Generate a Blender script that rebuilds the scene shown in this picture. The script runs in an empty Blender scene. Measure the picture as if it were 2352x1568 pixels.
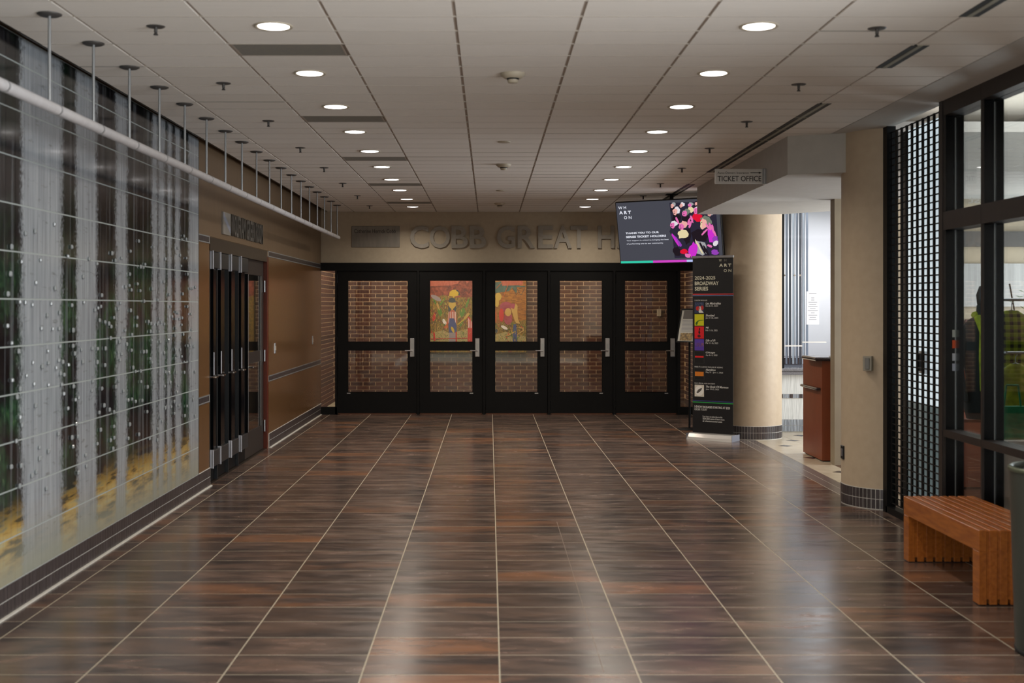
import bpy, math, random
from mathutils import Vector, Matrix
R = random.Random(7)
SC = bpy.context.scene
COL = SC.collection
PI = math.pi

# ------------------------------------------------------------------ camera, world, exposure, large lights
cd = bpy.data.cameras.new('camera'); cam = bpy.data.objects.new('camera', cd); COL.objects.link(cam)
cam.location = (0, 0, 1.612); cam.rotation_euler = (PI/2, 0, 0)
cd.sensor_width = 36; cd.lens = 2764/2352*36
cd.shift_x = 52/2352; cd.shift_y = -81/2352
cd.clip_start = 0.1; cd.clip_end = 200
cd.dof.use_dof = True; cd.dof.focus_distance = 17.0; cd.dof.aperture_fstop = 3.2
SC.camera = cam
SC.view_settings.view_transform = 'Standard'; SC.view_settings.look = 'None'
SC.view_settings.gamma = 1.0; SC.view_settings.use_curve_mapping = False
SC.view_settings.exposure = 0.15
w = bpy.data.worlds.new('world'); SC.world = w; w.use_nodes = True
bg = w.node_tree.nodes['Background']; bg.inputs[0].default_value = (0.72, 0.84, 1.0, 1); bg.inputs[1].default_value = 0.55
SC.cycles.max_bounces = 8; SC.cycles.diffuse_bounces = 4; SC.cycles.glossy_bounces = 4
SC.cycles.transparent_max_bounces = 12; SC.cycles.sample_clamp_indirect = 4.0
SC.cycles.caustics_reflective = True; SC.cycles.caustics_refractive = False

def lamp(name, kind, loc, power, color, size=.2, size_y=None, rot=(0, 0, 0), spot=None, blend=.6, spread=None):
    l = bpy.data.lights.new(name, kind); l.energy = power; l.color = color
    if kind == 'AREA':
        l.size = size
        if size_y: l.shape = 'RECTANGLE'; l.size_y = size_y
        else: l.shape = 'DISK'
        if spread: l.spread = spread
    else:
        l.shadow_soft_size = size
    if spot: l.spot_size = spot; l.spot_blend = blend
    o = bpy.data.objects.new(name, l); COL.objects.link(o); o.location = loc; o.rotation_euler = rot
    return o
WARM = (1.0, .80, .58); NEUT = (1.0, .90, .78); COOL = (.86, .92, 1.0)
# added fill lamps against the solid hall walls, standing in for side daylight
lamp('hall_fill_right', 'AREA', (3.08, 1.6, 1.55), 300, (.90, .95, 1.0), 5.6, 2.5, (PI/2, 0, PI/2), spread=math.radians(150))
lamp('hall_fill_left', 'AREA', (-2.38, -2.3, 1.55), 300, (.90, .95, 1.0), 6.0, 2.5, (PI/2, 0, -PI/2), spread=math.radians(150))
# ticket office: daylight from the right end of the bay, lit ceiling of the bay, and the bright office behind the window
lamp('bay_daylight', 'AREA', (6.05, 12.3, 1.5), 290, (.90, .95, 1.0), 4.6, 2.2, (PI/2, 0, PI/2))
lamp('bay_light', 'AREA', (4.6, 12.0, 2.66), 8, (.98, .97, 1.0), 1.4, 2.2)
lamp('bay_light_back', 'AREA', (4.5, 14.75, 2.98), 5, (.95, .96, 1.0), 1.6, .9)
lamp('office_light', 'AREA', (4.7, 16.3, 2.95), 30, (.97, .97, 1.0), 1.6, 1.0)
lamp('office_wall_spot', 'SPOT', (4.53, 16.6, 2.95), 60, (1, .98, .97), .03, rot=(math.radians(28), 0, 0), spot=math.radians(60), blend=.8)
# vestibule behind the far doors
lamp('vestibule_light', 'AREA', (-.2, 19.1, 2.84), 70, (1.0, .80, .60), 4.6, .5)
lamp('vestibule_wall_wash', 'AREA', (-.2, 18.4, 2.7), 20, (1.0, .82, .62), 4.6, .2, (math.radians(40), 0, 0))
# shop behind the storefront
lamp('shop_light', 'AREA', (5.2, 9.6, 3.38), 65, (.97, .98, 1.0), 2.5, 3.0)

# ------------------------------------------------------------------ helpers
def px(u, v, Y): return ((u-1124)*Y/2764, Y, 1.612+(703-v)*Y/2764)
def tag(o, label=None, cat=None, group=None, kind=None):
    if label: o['label'] = label
    if cat: o['category'] = cat
    if group: o['group'] = group
    if kind: o['kind'] = kind
    return o
def empty(name, loc=(0, 0, 0), rz=0, **k):
    o = bpy.data.objects.new(name, None); COL.objects.link(o); o.location = loc; o.rotation_euler = (0, 0, rz)
    o.empty_display_size = .05
    return tag(o, **k)
class MB:
    def __init__(s): s.v = []; s.f = []; s.sm = []
    def add(s, vs, fs, smooth=False):
        n = len(s.v); s.v += [tuple(p) for p in vs]; s.f += [tuple(i+n for i in q) for q in fs]; s.sm += [smooth]*len(fs); return s
    def box(s, x0, x1, y0, y1, z0, z1):
        if x0 > x1: x0, x1 = x1, x0
        if y0 > y1: y0, y1 = y1, y0
        if z0 > z1: z0, z1 = z1, z0
        return s.add([(x0,y0,z0),(x1,y0,z0),(x1,y1,z0),(x0,y1,z0),(x0,y0,z1),(x1,y0,z1),(x1,y1,z1),(x0,y1,z1)],
            [(0,3,2,1),(4,5,6,7),(0,1,5,4),(1,2,6,5),(2,3,7,6),(3,0,4,7)])
    def cbox(s, c, d): return s.box(c[0]-d[0]/2, c[0]+d[0]/2, c[1]-d[1]/2, c[1]+d[1]/2, c[2]-d[2]/2, c[2]+d[2]/2)
    def bbox(s, x0, x1, y0, y1, z0, z1, b):
        # box with chamfered vertical-front edges on all sides (cheap bevel)
        if x0 > x1: x0, x1 = x1, x0
        if y0 > y1: y0, y1 = y1, y0
        if z0 > z1: z0, z1 = z1, z0
        P = []
        for z, i in ((z0, b), (z0+b, 0), (z1-b, 0), (z1, b)):
            P += [(x0+b, y0+i, z), (x1-b, y0+i, z), (x1-i, y0+b, z), (x1-i, y1-b, z), (x1-b, y1-i, z), (x0+b, y1-i, z), (x0+i, y1-b, z), (x0+i, y0+b, z)]
        F = [tuple(range(7, -1, -1)), tuple(range(24, 32))]
        for k in range(3):
            for j in range(8): F.append((k*8+j, k*8+(j+1) % 8, (k+1)*8+(j+1) % 8, (k+1)*8+j))
        return s.add(P, F)
    def tube(s, a, b, r, n=12, r2=None, caps=True):
        a = Vector(a); b = Vector(b); d = (b-a).normalized(); r2 = r if r2 is None else r2
        t = Vector((0, 0, 1)) if abs(d.z) < .9 else Vector((1, 0, 0))
        u = d.cross(t).normalized(); v = d.cross(u)
        P = []
        for c, q in ((a, r), (b, r2)):
            for k in range(n):
                g = 2*PI*k/n; P.append(c+u*math.cos(g)*q+v*math.sin(g)*q)
        s.add(P, [(k, (k+1) % n, n+(k+1) % n, n+k) for k in range(n)], True)
        if caps: s.add(P, [tuple(range(n-1, -1, -1)), tuple(range(n, 2*n))])
        return s
    def path(s, pts, r, n=8):
        for a, b in zip(pts, pts[1:]): s.tube(a, b, r, n)
        return s
    def lathe(s, prof, c=(0, 0, 0), n=24, sx=1, sy=1):
        P = []; m = len(prof)
        for k in range(n):
            g = 2*PI*k/n
            for (r, z) in prof: P.append((c[0]+r*math.cos(g)*sx, c[1]+r*math.sin(g)*sy, c[2]+z))
        F = []
        for k in range(n):
            k2 = (k+1) % n
            for j in range(m-1): F.append((k*m+j, k2*m+j, k2*m+j+1, k*m+j+1))
        return s.add(P, F, True)
    def prism(s, poly, ax, a, b):
        # extrude 2D polygon along axis ax: 'x' poly=(y,z), 'y' poly=(x,z), 'z' poly=(x,y)
        def m(p, t): return (t, p[0], p[1]) if ax == 'x' else (p[0], t, p[1]) if ax == 'y' else (p[0], p[1], t)
        n = len(poly)
        P = [m(p, a) for p in poly]+[m(p, b) for p in poly]
        return s.add(P, [tuple(range(n-1, -1, -1)), tuple(range(n, 2*n))]+[(k, (k+1) % n, n+(k+1) % n, n+k) for k in range(n)])
    def mesh(s, name):
        me = bpy.data.meshes.new(name); me.from_pydata(s.v, [], s.f)
        me.polygons.foreach_set('use_smooth', s.sm); me.update(); return me
    def build(s, name, mat, parent=None, **k):
        me = s.mesh(name)
        if mat: me.materials.append(mat)
        return link(name, me, parent, **k)
def link(name, me, parent=None, loc=None, **k):
    o = bpy.data.objects.new(name, me); COL.objects.link(o)
    if parent: o.parent = parent
    if loc: o.location = loc
    return tag(o, **k)
def recalc(me):
    import bmesh
    b = bmesh.new(); b.from_mesh(me); bmesh.ops.recalc_face_normals(b, faces=b.faces); b.to_mesh(me); b.free()
def copy_tree(o, loc=None, label=None, parent=None):
    c = o.copy(); COL.objects.link(c)
    if parent: c.parent = parent
    if loc: c.location = loc
    if label: c['label'] = label
    for ch in o.children: copy_tree(ch, parent=c)
    return c
ORD = ['', 'first', 'second', 'third', 'fourth', 'fifth', 'sixth', 'seventh', 'eighth', 'ninth', 'tenth']

# text
def text_mesh(body, mat, name, parent, x0, x1, z0, z1, y=0, depth=.001, bold=0.0, fn=None, keep=False, italic=0, **k):
    """letters facing -Y in the local XZ plane, fitted to the rectangle"""
    cu = bpy.data.curves.new(name, 'FONT'); cu.body = body; cu.size = 1; cu.offset = bold; cu.resolution_u = 3
    cu.extrude = .5; cu.space_line = .85; cu.shear = italic
    t = bpy.data.objects.new(name, cu); COL.objects.link(t)
    dg = bpy.context.evaluated_depsgraph_get(); me = bpy.data.meshes.new_from_object(t.evaluated_get(dg))
    bpy.data.objects.remove(t); bpy.data.curves.remove(cu)
    xs = [v.co.x for v in me.vertices]; ys = [v.co.y for v in me.vertices]
    ax, bx, ay, by = min(xs), max(xs), min(ys), max(ys)
    sx = (x1-x0)/(bx-ax); sz = (z1-z0)/(by-ay)
    for v in me.vertices:
        p = (x0+(v.co.x-ax)*sx, y-depth*(v.co.z+.5), z0+(v.co.y-ay)*sz)
        v.co = fn(p) if fn else p
    me.materials.clear(); me.materials.append(mat)
    return link(name, me, parent, **k)
GLY = {}
def glyph(ch):
    if ch not in GLY:
        cu = bpy.data.curves.new('g', 'FONT'); cu.body = ch; cu.size = 1; cu.offset = .018; cu.resolution_u = 3; cu.extrude = .5
        t = bpy.data.objects.new('g', cu); COL.objects.link(t)
        dg = bpy.context.evaluated_depsgraph_get(); me = bpy.data.meshes.new_from_object(t.evaluated_get(dg))
        bpy.data.objects.remove(t); bpy.data.curves.remove(cu); GLY[ch] = me
    return GLY[ch]
def letter(ch, mat, parent, x0, x1, z0, z1, fn, depth):
    me = glyph(ch).copy(); xs = [v.co.x for v in me.vertices]; ys = [v.co.y for v in me.vertices]
    ax, bx, ay, by = min(xs), max(xs), min(ys), max(ys)
    for v in me.vertices:
        v.co = fn((x0+(v.co.x-ax)*(x1-x0)/(bx-ax), -depth*(v.co.z+.5), z0+(v.co.y-ay)*(z1-z0)/(by-ay)))
    me.materials.clear(); me.materials.append(mat)
    return link('letter', me, parent)

# ------------------------------------------------------------------ materials
def hexc(h):
    h = h.lstrip('#'); c = [int(h[i:i+2], 16)/255 for i in (0, 2, 4)]
    return tuple(((x+.055)/1.055)**2.4 if x > .04045 else x/12.92 for x in c)+(1,)
def mat(name, c, rough=.5, metal=0, emit=None, es=1, coat=0, spec=None, trans=0):
    m = bpy.data.materials.new(name); m.use_nodes = True; b = m.node_tree.nodes['Principled BSDF']
    if isinstance(c, str): c = hexc(c)
    b.inputs['Base Color'].default_value = c; b.inputs['Roughness'].default_value = rough; b.inputs['Metallic'].default_value = metal
    if emit: b.inputs['Emission Color'].default_value = hexc(emit) if isinstance(emit, str) else emit; b.inputs['Emission Strength'].default_value = es
    if coat: b.inputs['Coat Weight'].default_value = coat; b.inputs['Coat Roughness'].default_value = .06
    if spec is not None: b.inputs['Specular IOR Level'].default_value = spec
    if trans: b.inputs['Transmission Weight'].default_value = trans
    return m
class NT:
    def __init__(s, m): s.t = m.node_tree; s.b = s.t.nodes['Principled BSDF']; s.n = s.t.nodes; s.l = s.t.links
    def new(s, ty, **k):
        n = s.n.new(ty)
        for a, v in k.items(): setattr(n, a, v)
        return n
    def put(s, sock, v):
        if isinstance(v, bpy.types.NodeSocket): s.l.new(v, sock)
        elif v is not None: sock.default_value = v
    def math(s, op, a, b=None, clamp=False):
        n = s.new('ShaderNodeMath', operation=op); n.use_clamp = clamp; s.put(n.inputs[0], a)
        if b is not None: s.put(n.inputs[1], b)
        return n.outputs[0]
    def pos(s):
        g = s.new('ShaderNodeNewGeometry'); return g.outputs['Position']
    def sep(s, v):
        n = s.new('ShaderNodeSeparateXYZ'); s.put(n.inputs[0], v); return n.outputs
    def comb(s, x, y, z):
        n = s.new('ShaderNodeCombineXYZ'); s.put(n.inputs[0], x); s.put(n.inputs[1], y); s.put(n.inputs[2], z); return n.outputs[0]
    def scale(s, v, sc):
        n = s.new('ShaderNodeMapping'); s.put(n.inputs[0], v); n.inputs['Scale'].default_value = sc; return n.outputs[0]
    def noise(s, v, sc=5, det=3, rough=.5, dist=0):
        n = s.new('ShaderNodeTexNoise'); s.put(n.inputs['Vector'], v); n.inputs['Scale'].default_value = sc
        n.inputs['Detail'].default_value = det; n.inputs['Roughness'].default_value = rough; n.inputs['Distortion'].default_value = dist
        return n.outputs[0]
    def ramp(s, f, stops, interp='LINEAR'):
        n = s.new('ShaderNodeValToRGB'); s.put(n.inputs[0], f); r = n.color_ramp; r.interpolation = interp
        while len(r.elements) < len(stops): r.elements.new(.5)
        for e, (p, c) in zip(r.elements, stops):
            e.position = p; e.color = hexc(c) if isinstance(c, str) else (c, c, c, 1) if not isinstance(c, tuple) else c
        return n.outputs[0]
    def mix(s, f, a, b, mode='MIX'):
        n = s.new('ShaderNodeMix', data_type='RGBA', blend_type=mode); s.put(n.inputs[0], f)
        s.put(n.inputs[6], hexc(a) if isinstance(a, str) else a); s.put(n.inputs[7], hexc(b) if isinstance(b, str) else b); return n.outputs[2]
    def white(s, v):
        n = s.new('ShaderNodeTexWhiteNoise'); n.noise_dimensions = '3D'; s.put(n.inputs[0], v); return n.outputs
    def bump(s, h, st=.2, d=.01):
        n = s.new('ShaderNodeBump'); n.inputs['Strength'].default_value = st; n.inputs['Distance'].default_value = d
        s.put(n.inputs['Height'], h); s.l.new(n.outputs[0], s.b.inputs['Normal'])
    def base(s, v): s.put(s.b.inputs['Base Color'], v)

def noisy(name, c1, c2, sc=8, rough=.5, stretch=(1, 1, 1), metal=0, bump=0, coat=0, det=4, lo=.3, hi=.7):
    m = mat(name, c1, rough, metal, coat=coat); t = NT(m)
    n = t.noise(t.scale(t.pos(), stretch), sc, det); t.base(t.ramp(n, [(lo, c1), (hi, c2)]))
    if bump: t.bump(n, bump)
    return m
M = {}
M['wall'] = noisy('beige_wall_paint', '#ab9e89', '#b1a48f', 20, .7, bump=.03)
M['white'] = noisy('white_paint', '#d2cec7', '#d8d4cd', 12, .65, bump=.03)
M['border'] = noisy('drywall_border', '#bab6af', '#c0bcb5', 12, .7)
M['column'] = noisy('column_plaster', '#ad9b83', '#b3a189', 15, .55, bump=.03)
M['black'] = noisy('black_door_paint', '#060607', '#090909', 30, .5)
M['black'].node_tree.nodes['Principled BSDF'].inputs['Specular IOR Level'].default_value = .2
M['black_gloss'] = mat('black_gloss', '#06070a', .2, spec=.25)
M['bronze'] = noisy('dark_bronze', '#262120', '#2c2622', 15, .42, metal=.1)
M['bronze_panel'] = noisy('bronze_panel', '#332b25', '#3b322b', 10, .3, metal=.3)
M['steel'] = noisy('brushed_steel', '#a9a9ab', '#bcbcbe', 30, .32, (1, 1, .1), metal=.9)
M['chrome'] = mat('chrome', '#d8d8dc', .12, 1)
M['pipe'] = noisy('grey_white_pipe', '#b3b1b2', '#bdbbbc', 20, .4)
M['rod'] = mat('zinc_rod', '#a3a6a8', .3, .7)
M['plate'] = mat('dark_ceiling_plate', '#4f4d4b', .5, .4)
M['grout'] = noisy('floor_grout', '#a39a86', '#b3aa95', 30, .8)
M['grout_dark'] = mat('cross_grout', '#7a6c5f', .7)
M['base_grout'] = noisy('base_grout', '#b8b5ad', '#c6c3bb', 30, .8)
M['mortar'] = noisy('brick_mortar', '#c9ac8a', '#d6ba98', 40, .9)
M['ceil_back'] = mat('ceiling_reveal', '#a79a8c', .8)
M['ceil_rail'] = mat('ceiling_rail', '#a3968a', .6)
M['slot'] = mat('slot_black', '#0c0c0c', .6)
M['cream_strip'] = mat('slot_blade', '#8f8c7c', .5)
M['grey_panel'] = noisy('grey_air_panel', '#7f7c77', '#858277', 30, .7)
M['sign_metal'] = noisy('brushed_sign_metal', '#77726a', '#847e76', 20, .45, (1, 1, .2), metal=.1)
M['room_letter'] = noisy('dull_letter_metal', '#55514b', '#625e57', 20, .45, (1, 1, .2), metal=.2)
M['letter_side'] = noisy('letter_metal', '#8b857b', '#958f85', 20, .45, metal=.1)
M['ink'] = mat('black_ink', '#121212', .6)
M['redwood'] = noisy('red_brown_jamb', '#4a1c10', '#5a2416', 14, .35, (1, 1, .1))
M['granite'] = noisy('granite', '#4a4a4e', '#8e8e92', 160, .25)
M['granite_dark'] = noisy('dark_granite', '#1c1718', '#463a3c', 120, .2)
M['rubber'] = mat('black_rubber', '#0d0d0d', .7)
M['plastic'] = mat('offwhite_plastic', '#b5ab98', .5)
M['dark_plastic'] = mat('dark_plastic', '#161618', .4)
M['paper'] = mat('white_paper', '#e6e4e6', .7)
M['chip'] = mat('printed_grey', '#777880', .7)

M['bright_edge'] = mat('bright_steel_edge', '#c9ccd6', .3, .2)
M['closer'] = mat('closer_grey', '#2e3134', .3, .3)
# wood wall: fine vertical grain, polished
m = M['wood'] = mat('brown_wood_panel', '#7a5330', .22, spec=.5); t = NT(m)
g = t.noise(t.scale(t.pos(), (60, 60, 1.2)), 2.5, 4); g2 = t.noise(t.pos(), 1.3, 2)
t.base(t.mix(t.math('MULTIPLY', g2, .5), t.ramp(g, [(.3, '#543b25'), (.7, '#6d4f31')]), '#573b22'))
m = M['wood_upper'] = mat('brown_wood_upper', '#7c6146', .4); t = NT(m)
g = t.noise(t.scale(t.pos(), (60, 60, 1.2)), 2.5, 4); t.base(t.ramp(g, [(.3, '#5c4a37'), (.7, '#6e5942')]))
m = M['bench'] = mat('orange_brown_oiled_wood', '#94562f', .26, spec=.5); t = NT(m)
g = t.noise(t.scale(t.pos(), (22, 3, 22)), 2.2, 5)
oi = t.new('ShaderNodeObjectInfo')
t.base(t.mix(t.math('MULTIPLY', oi.outputs['Random'], .35), t.ramp(g, [(.25, '#84461a'), (.75, '#a96327')]), '#74431c')); t.bump(g, .04)
M['bench_dark'] = noisy('bench_spacer_wood', '#4a2611', '#5d3116', 12, .5, (6, 1, 1))
m = M['desk'] = noisy('reddish_desk_laminate', '#7b3d22', '#854427', 14, .4, (1, 1, .3))

# floor tile
m = M['tile'] = mat('brown_slate_tile', '#3a2a24', .2, spec=.5); t = NT(m)
p = t.pos(); s_ = t.sep(p)
cx = t.math('FLOOR', t.math('DIVIDE', t.math('SUBTRACT', s_[0], .0455), .605)); cy = t.math('FLOOR', t.math('DIVIDE', t.math('SUBTRACT', s_[1], 5.267), .2957))
wn = t.white(t.comb(cx, cy, 3.0)); cell = wn[0]
off = t.comb(t.math('MULTIPLY', cell, 37.0), t.math('MULTIPLY', cell, 11.0), 0.0)
vadd = t.new('ShaderNodeVectorMath', operation='ADD'); t.put(vadd.inputs[0], t.scale(p, (1, 3.2, 1))); t.put(vadd.inputs[1], off)
n1 = t.noise(vadd.outputs[0], 1.6, 5, .6, .6); n2 = t.noise(vadd.outputs[0], 4, 4, .55, .5)
base = t.ramp(n1, [(.3, '#352f2d'), (.44, '#4a3f3a'), (.56, '#604f46'), (.75, '#7d6455')])
base = t.mix(t.math('MULTIPLY', t.ramp(n2, [(.50, 0.0), (.72, 1.0)]), .42), base, '#8d7063')
warm = t.math('MULTIPLY', t.math('GREATER_THAN', cell, .80), t.ramp(n1, [(.40, 0.0), (.62, 1.0)]))
base = t.mix(t.math('MULTIPLY', warm, .55), base, '#8f5c38')
tint = t.white(t.comb(cx, cy, 9.0))[0]
base = t.mix(t.math('MULTIPLY', tint, .5), base, '#2c2423')
t.base(base)
t.put(t.b.inputs['Roughness'], t.ramp(n2, [(.3, .17), (.8, .30)])); t.bump(n1, .02, .004)

# ceiling tile
m = M['ctile'] = mat('acoustic_tile', '#e4ded5', .85); t = NT(m)
p = t.pos(); n = t.noise(t.scale(p, (.6, 20, 1)), 6, 3); n2 = t.noise(p, 90, 2)
oi = t.new('ShaderNodeObjectInfo')
t.base(t.mix(t.math('MULTIPLY', oi.outputs['Random'], .5), t.ramp(n, [(.3, '#e6e1d9'), (.7, '#efeae3')]), '#e0dad1')); t.bump(n2, .15, .002)

# brick
m = M['brick'] = mat('red_brown_brick', '#6a4535', .8); t = NT(m)
p = t.pos(); s_ = t.sep(p)
cz = t.math('FLOOR', t.math('DIVIDE', s_[2], .0677)); cx = t.math('FLOOR', t.math('DIVIDE', t.math('ADD', s_[0], t.math('MULTIPLY', t.math('MODULO', cz, 2.0), .1065)), .213))
c = t.white(t.comb(cx, cz, 1.0))[0]; n = t.noise(p, 45, 3)
b_ = t.ramp(c, [(0, '#402822'), (.4, '#533229'), (.75, '#5e3a2c'), (1, '#48302a')])
t.base(t.mix(t.math('MULTIPLY', n, .4), b_, '#3c2620')); t.bump(n, .3, .003)

# mosaic base tile, vertical streaks
m = M['mosaic'] = mat('dark_base_tile', '#3a3435', .3); t = NT(m)
n = t.noise(t.scale(t.pos(), (70, 70, 5)), 2, 3); oi = t.new('ShaderNodeObjectInfo')
t.base(t.mix(oi.outputs['Random'], t.ramp(n, [(.35, '#2b2627'), (.75, '#544c4d')]), t.ramp(n, [(.35, '#332d2d'), (.75, '#453e3e')])))
m = M['mosaic_light'] = mat('pale_wall_tile', '#c9cccb', .3); t = NT(m)
n = t.noise(t.scale(t.pos(), (40, 40, 2)), 2, 3); t.base(t.ramp(n, [(.35, '#b7b9b6'), (.7, '#dadbd8')]))
m = M['mosaic_blue'] = mat('blue_grey_base_tile', '#8c939b', .3); t = NT(m)
n = t.noise(t.scale(t.pos(), (50, 50, 3)), 2, 3); t.base(t.ramp(n, [(.35, '#6e747c'), (.7, '#a3a9ae')]))
M['cream'] = noisy('cream_floor_tile', '#b5a78f', '#c4b7a0', 6, .22, (1, 3, 1))
M['cream_inset'] = mat('dark_floor_inset', '#3b3336', .25)
M['band'] = noisy('grey_floor_band', '#5e5450', '#6f6560', 8, .25, (3, 1, 1))

# glass
def glass(name, tint=(1, 1, 1, 1), ior=1.5, rough=.02, gcol=(1, 1, 1, 1)):
    m = bpy.data.materials.new(name); m.use_nodes = True; n = m.node_tree.nodes; l = m.node_tree.links; n.clear()
    o = n.new('ShaderNodeOutputMaterial'); mx = n.new('ShaderNodeMixShader'); tr = n.new('ShaderNodeBsdfTransparent'); gl = n.new('ShaderNodeBsdfGlossy')
    fr = n.new('ShaderNodeFresnel'); ge = n.new('ShaderNodeNewGeometry'); mr = n.new('ShaderNodeMapRange'); mr.inputs['To Min'].default_value = ior; mr.inputs['To Max'].default_value = 1/ior
    l.new(ge.outputs['Backfacing'], mr.inputs['Value']); l.new(mr.outputs[0], fr.inputs[0])
    tr.inputs[0].default_value = tint; gl.inputs['Color'].default_value = gcol; gl.inputs['Roughness'].default_value = rough
    l.new(fr.outputs[0], mx.inputs[0]); l.new(tr.outputs[0], mx.inputs[1]); l.new(gl.outputs[0], mx.inputs[2]); l.new(mx.outputs[0], o.inputs[0]); return m
M['glass'] = glass('door_glass', (.93, .93, .92, 1))
M['shop_glass'] = glass('storefront_glass', (.85, .88, .88, 1))
M['clear'] = glass('ticket_glass', (.95, .97, .98, 1), 1.35, .05)
m = M['knob'] = mat('cast_glass_knob', '#a4aaac', .1, trans=.3); 

# mural print behind glass: birch trunks over dark wood, foliage, yellow leaf litter
m = M['mural'] = mat('birch_mural_print', '#777777', .14, spec=.45, coat=.12); t = NT(m)
p = t.pos(); s_ = t.sep(p)
fine = t.noise(t.scale(p, (1, 6, 2.5)), 9, 3); fz = t.noise(t.scale(p, (1, 30, 9)), 6, 2); wob = t.noise(t.scale(p, (1, 1.5, .8)), 1.6, 3)
yy = t.math('ADD', s_[1], t.math('MULTIPLY', t.math('SUBTRACT', fine, .5), .13)); yy = t.math('ADD', yy, t.math('MULTIPLY', t.math('SUBTRACT', fz, .5), .16)); yy = t.math('ADD', yy, t.math('MULTIPLY', t.math('SUBTRACT', wob, .5), .12))
Y0, Y1 = 4.0, 10.5
tr_ = [(4.35, 4.8), (5.2, 5.65), (6.43, 7.04), (7.30, 7.66), (8.06, 8.30), (8.93, 9.06), (9.10, 9.27), (9.35, 9.47), (9.58, 9.75), (10.02, 10.5)]
def half(lst):
    st = [(0, 0.0)]
    for a, b in lst:
        for q, v in ((a-.025, 0.0), (a+.025, 1.0), (b-.03, 1.0), (b+.03, 0.0)): st.append((min(1, (q-Y0)/(Y1-Y0)), v))
    return t.ramp(t.math('DIVIDE', t.math('SUBTRACT', yy, Y0), Y1-Y0), st)
tA = t.math('MULTIPLY', half(tr_[0::2]), 1.0); tB = t.math('MULTIPLY', half(tr_[1::2]), 1.0)
trunk = t.math('MAXIMUM', tA, tB)
gh = t.math('MULTIPLY', t.ramp(t.noise(t.scale(p, (1, 9, .25)), 2.0, 3), [(.52, 0.0), (.64, 1.0)]), .24)
trunk = t.math('MAXIMUM', trunk, gh)
streak = t.noise(t.scale(p, (1, 16, .7)), 3, 3); mk = t.noise(t.scale(p, (1, 3, 14)), 3, 3)
bark = t.mix(t.ramp(mk, [(.62, 0.0), (.76, .55)]), t.ramp(streak, [(.3, '#81868c'), (.7, '#a3a9ae')]), '#55524f')
dark = t.ramp(t.noise(t.scale(p, (1, 5, 1.2)), 2.2, 4), [(.35, '#0f0e10'), (.6, '#201e20'), (.8, '#45423f')])
grn = t.math('MULTIPLY', t.ramp(t.noise(t.scale(p, (1, 1.2, 1.4)), 2.1, 4), [(.44, 0.0), (.58, 1.0)]), t.ramp(t.math('DIVIDE', s_[2], 3.0), [(.15, 0.0), (.25, 1.0), (.5, 1.0), (.7, .15)]))
dark = t.mix(t.math('MULTIPLY', grn, .62), dark, t.ramp(fine, [(.4, '#12301f'), (.6, '#2f5a3a'), (.75, '#5a7545')]))
colr = t.mix(t.math('MULTIPLY', trunk, .93), dark, bark)
wave = t.noise(t.scale(p, (1, 1.4, 9)), 2.6, 4)
gz = t.math('ADD', s_[2], t.math('MULTIPLY', t.math('SUBTRACT', wave, .5), .35))
yel = t.ramp(wave, [(.36, '#4a4129'), (.47, '#a28240'), (.58, '#b89e5c'), (.7, '#aaa888')])
ym = t.ramp(gz, [(.44, 1.0), (.58, 0.0)])
ymn = t.math('MULTIPLY', ym, t.math('SUBTRACT', 1.0, t.math('MULTIPLY', trunk, .9)))
colr = t.mix(ymn, colr, yel)
colr = t.mix(t.ramp(s_[2], [(.20, .85), (.46, 0.0)]), colr, '#8f9183')
t.base(colr)
M['mural_back'] = mat('mural_joint', '#9ea6a4', .4)
M['mural_edge'] = mat('mural_dark_edge', '#3a3f3e', .3)

# ------------------------------------------------------------------ FLOOR
fl = MB().box(-2.6, 3.14, -6, 18.0, -.12, -.0004).box(-2.9, 9.0, 17.95, 20.6, -.12, -.0022).build('floor', M['grout'], kind='structure')
XE = [-2.52]+[.0455+.605*k for k in range(-4, 6)]+[3.0]
XE = [x for x in XE if -2.53 < x < 3.001]
def fmesh(wd, dp): return MB().box(0, wd, 0, dp, -.012, 0)
cache = {}
far = MB(); near_rows = 22
for j in range(-12, 44):
    y0 = 5.267+.2957*j; y1 = y0+.2957
    if y1 > 17.99: y1 = 17.98
    if y0 > 17.9: break
    for i in range(len(XE)-1):
        a, b = XE[i]+.003, XE[i+1]-.003
        if 0 <= j < near_rows or (j == -1 and False):
            key = round(b-a, 3)
            if key not in cache:
                me = fmesh(b-a, .2957-.006).mesh('floor_tile'); me.materials.append(M['tile']); cache[key] = me
            link('floor_tile', cache[key], fl, (a, y0+.003, R.uniform(-.0001, .0002)))
        else:
            far.box(a, b, y0+.003, y1-.003, -.012, 0)
far.box(-2.5, 2.9, -6, 1.6, -.01, -.0005)
far.build('distant_floor_tiles', M['tile'], fl, kind='stuff')
MB().box(.503, .506, 5.3, 9.0, -.001, .0004).build('floor_saw_cut', M['grout_dark'], fl)
vt = MB()
for i in range(-4, 6):
    for j in range(9): vt.box(.0455+.605*i+.003, .0455+.605*(i+1)-.003, 18.02+.2957*j, 18.02+.2957*(j+1)-.004, -.011, -.001)
vt.build('vestibule_floor_tiles', M['tile'], fl, kind='stuff')
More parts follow.
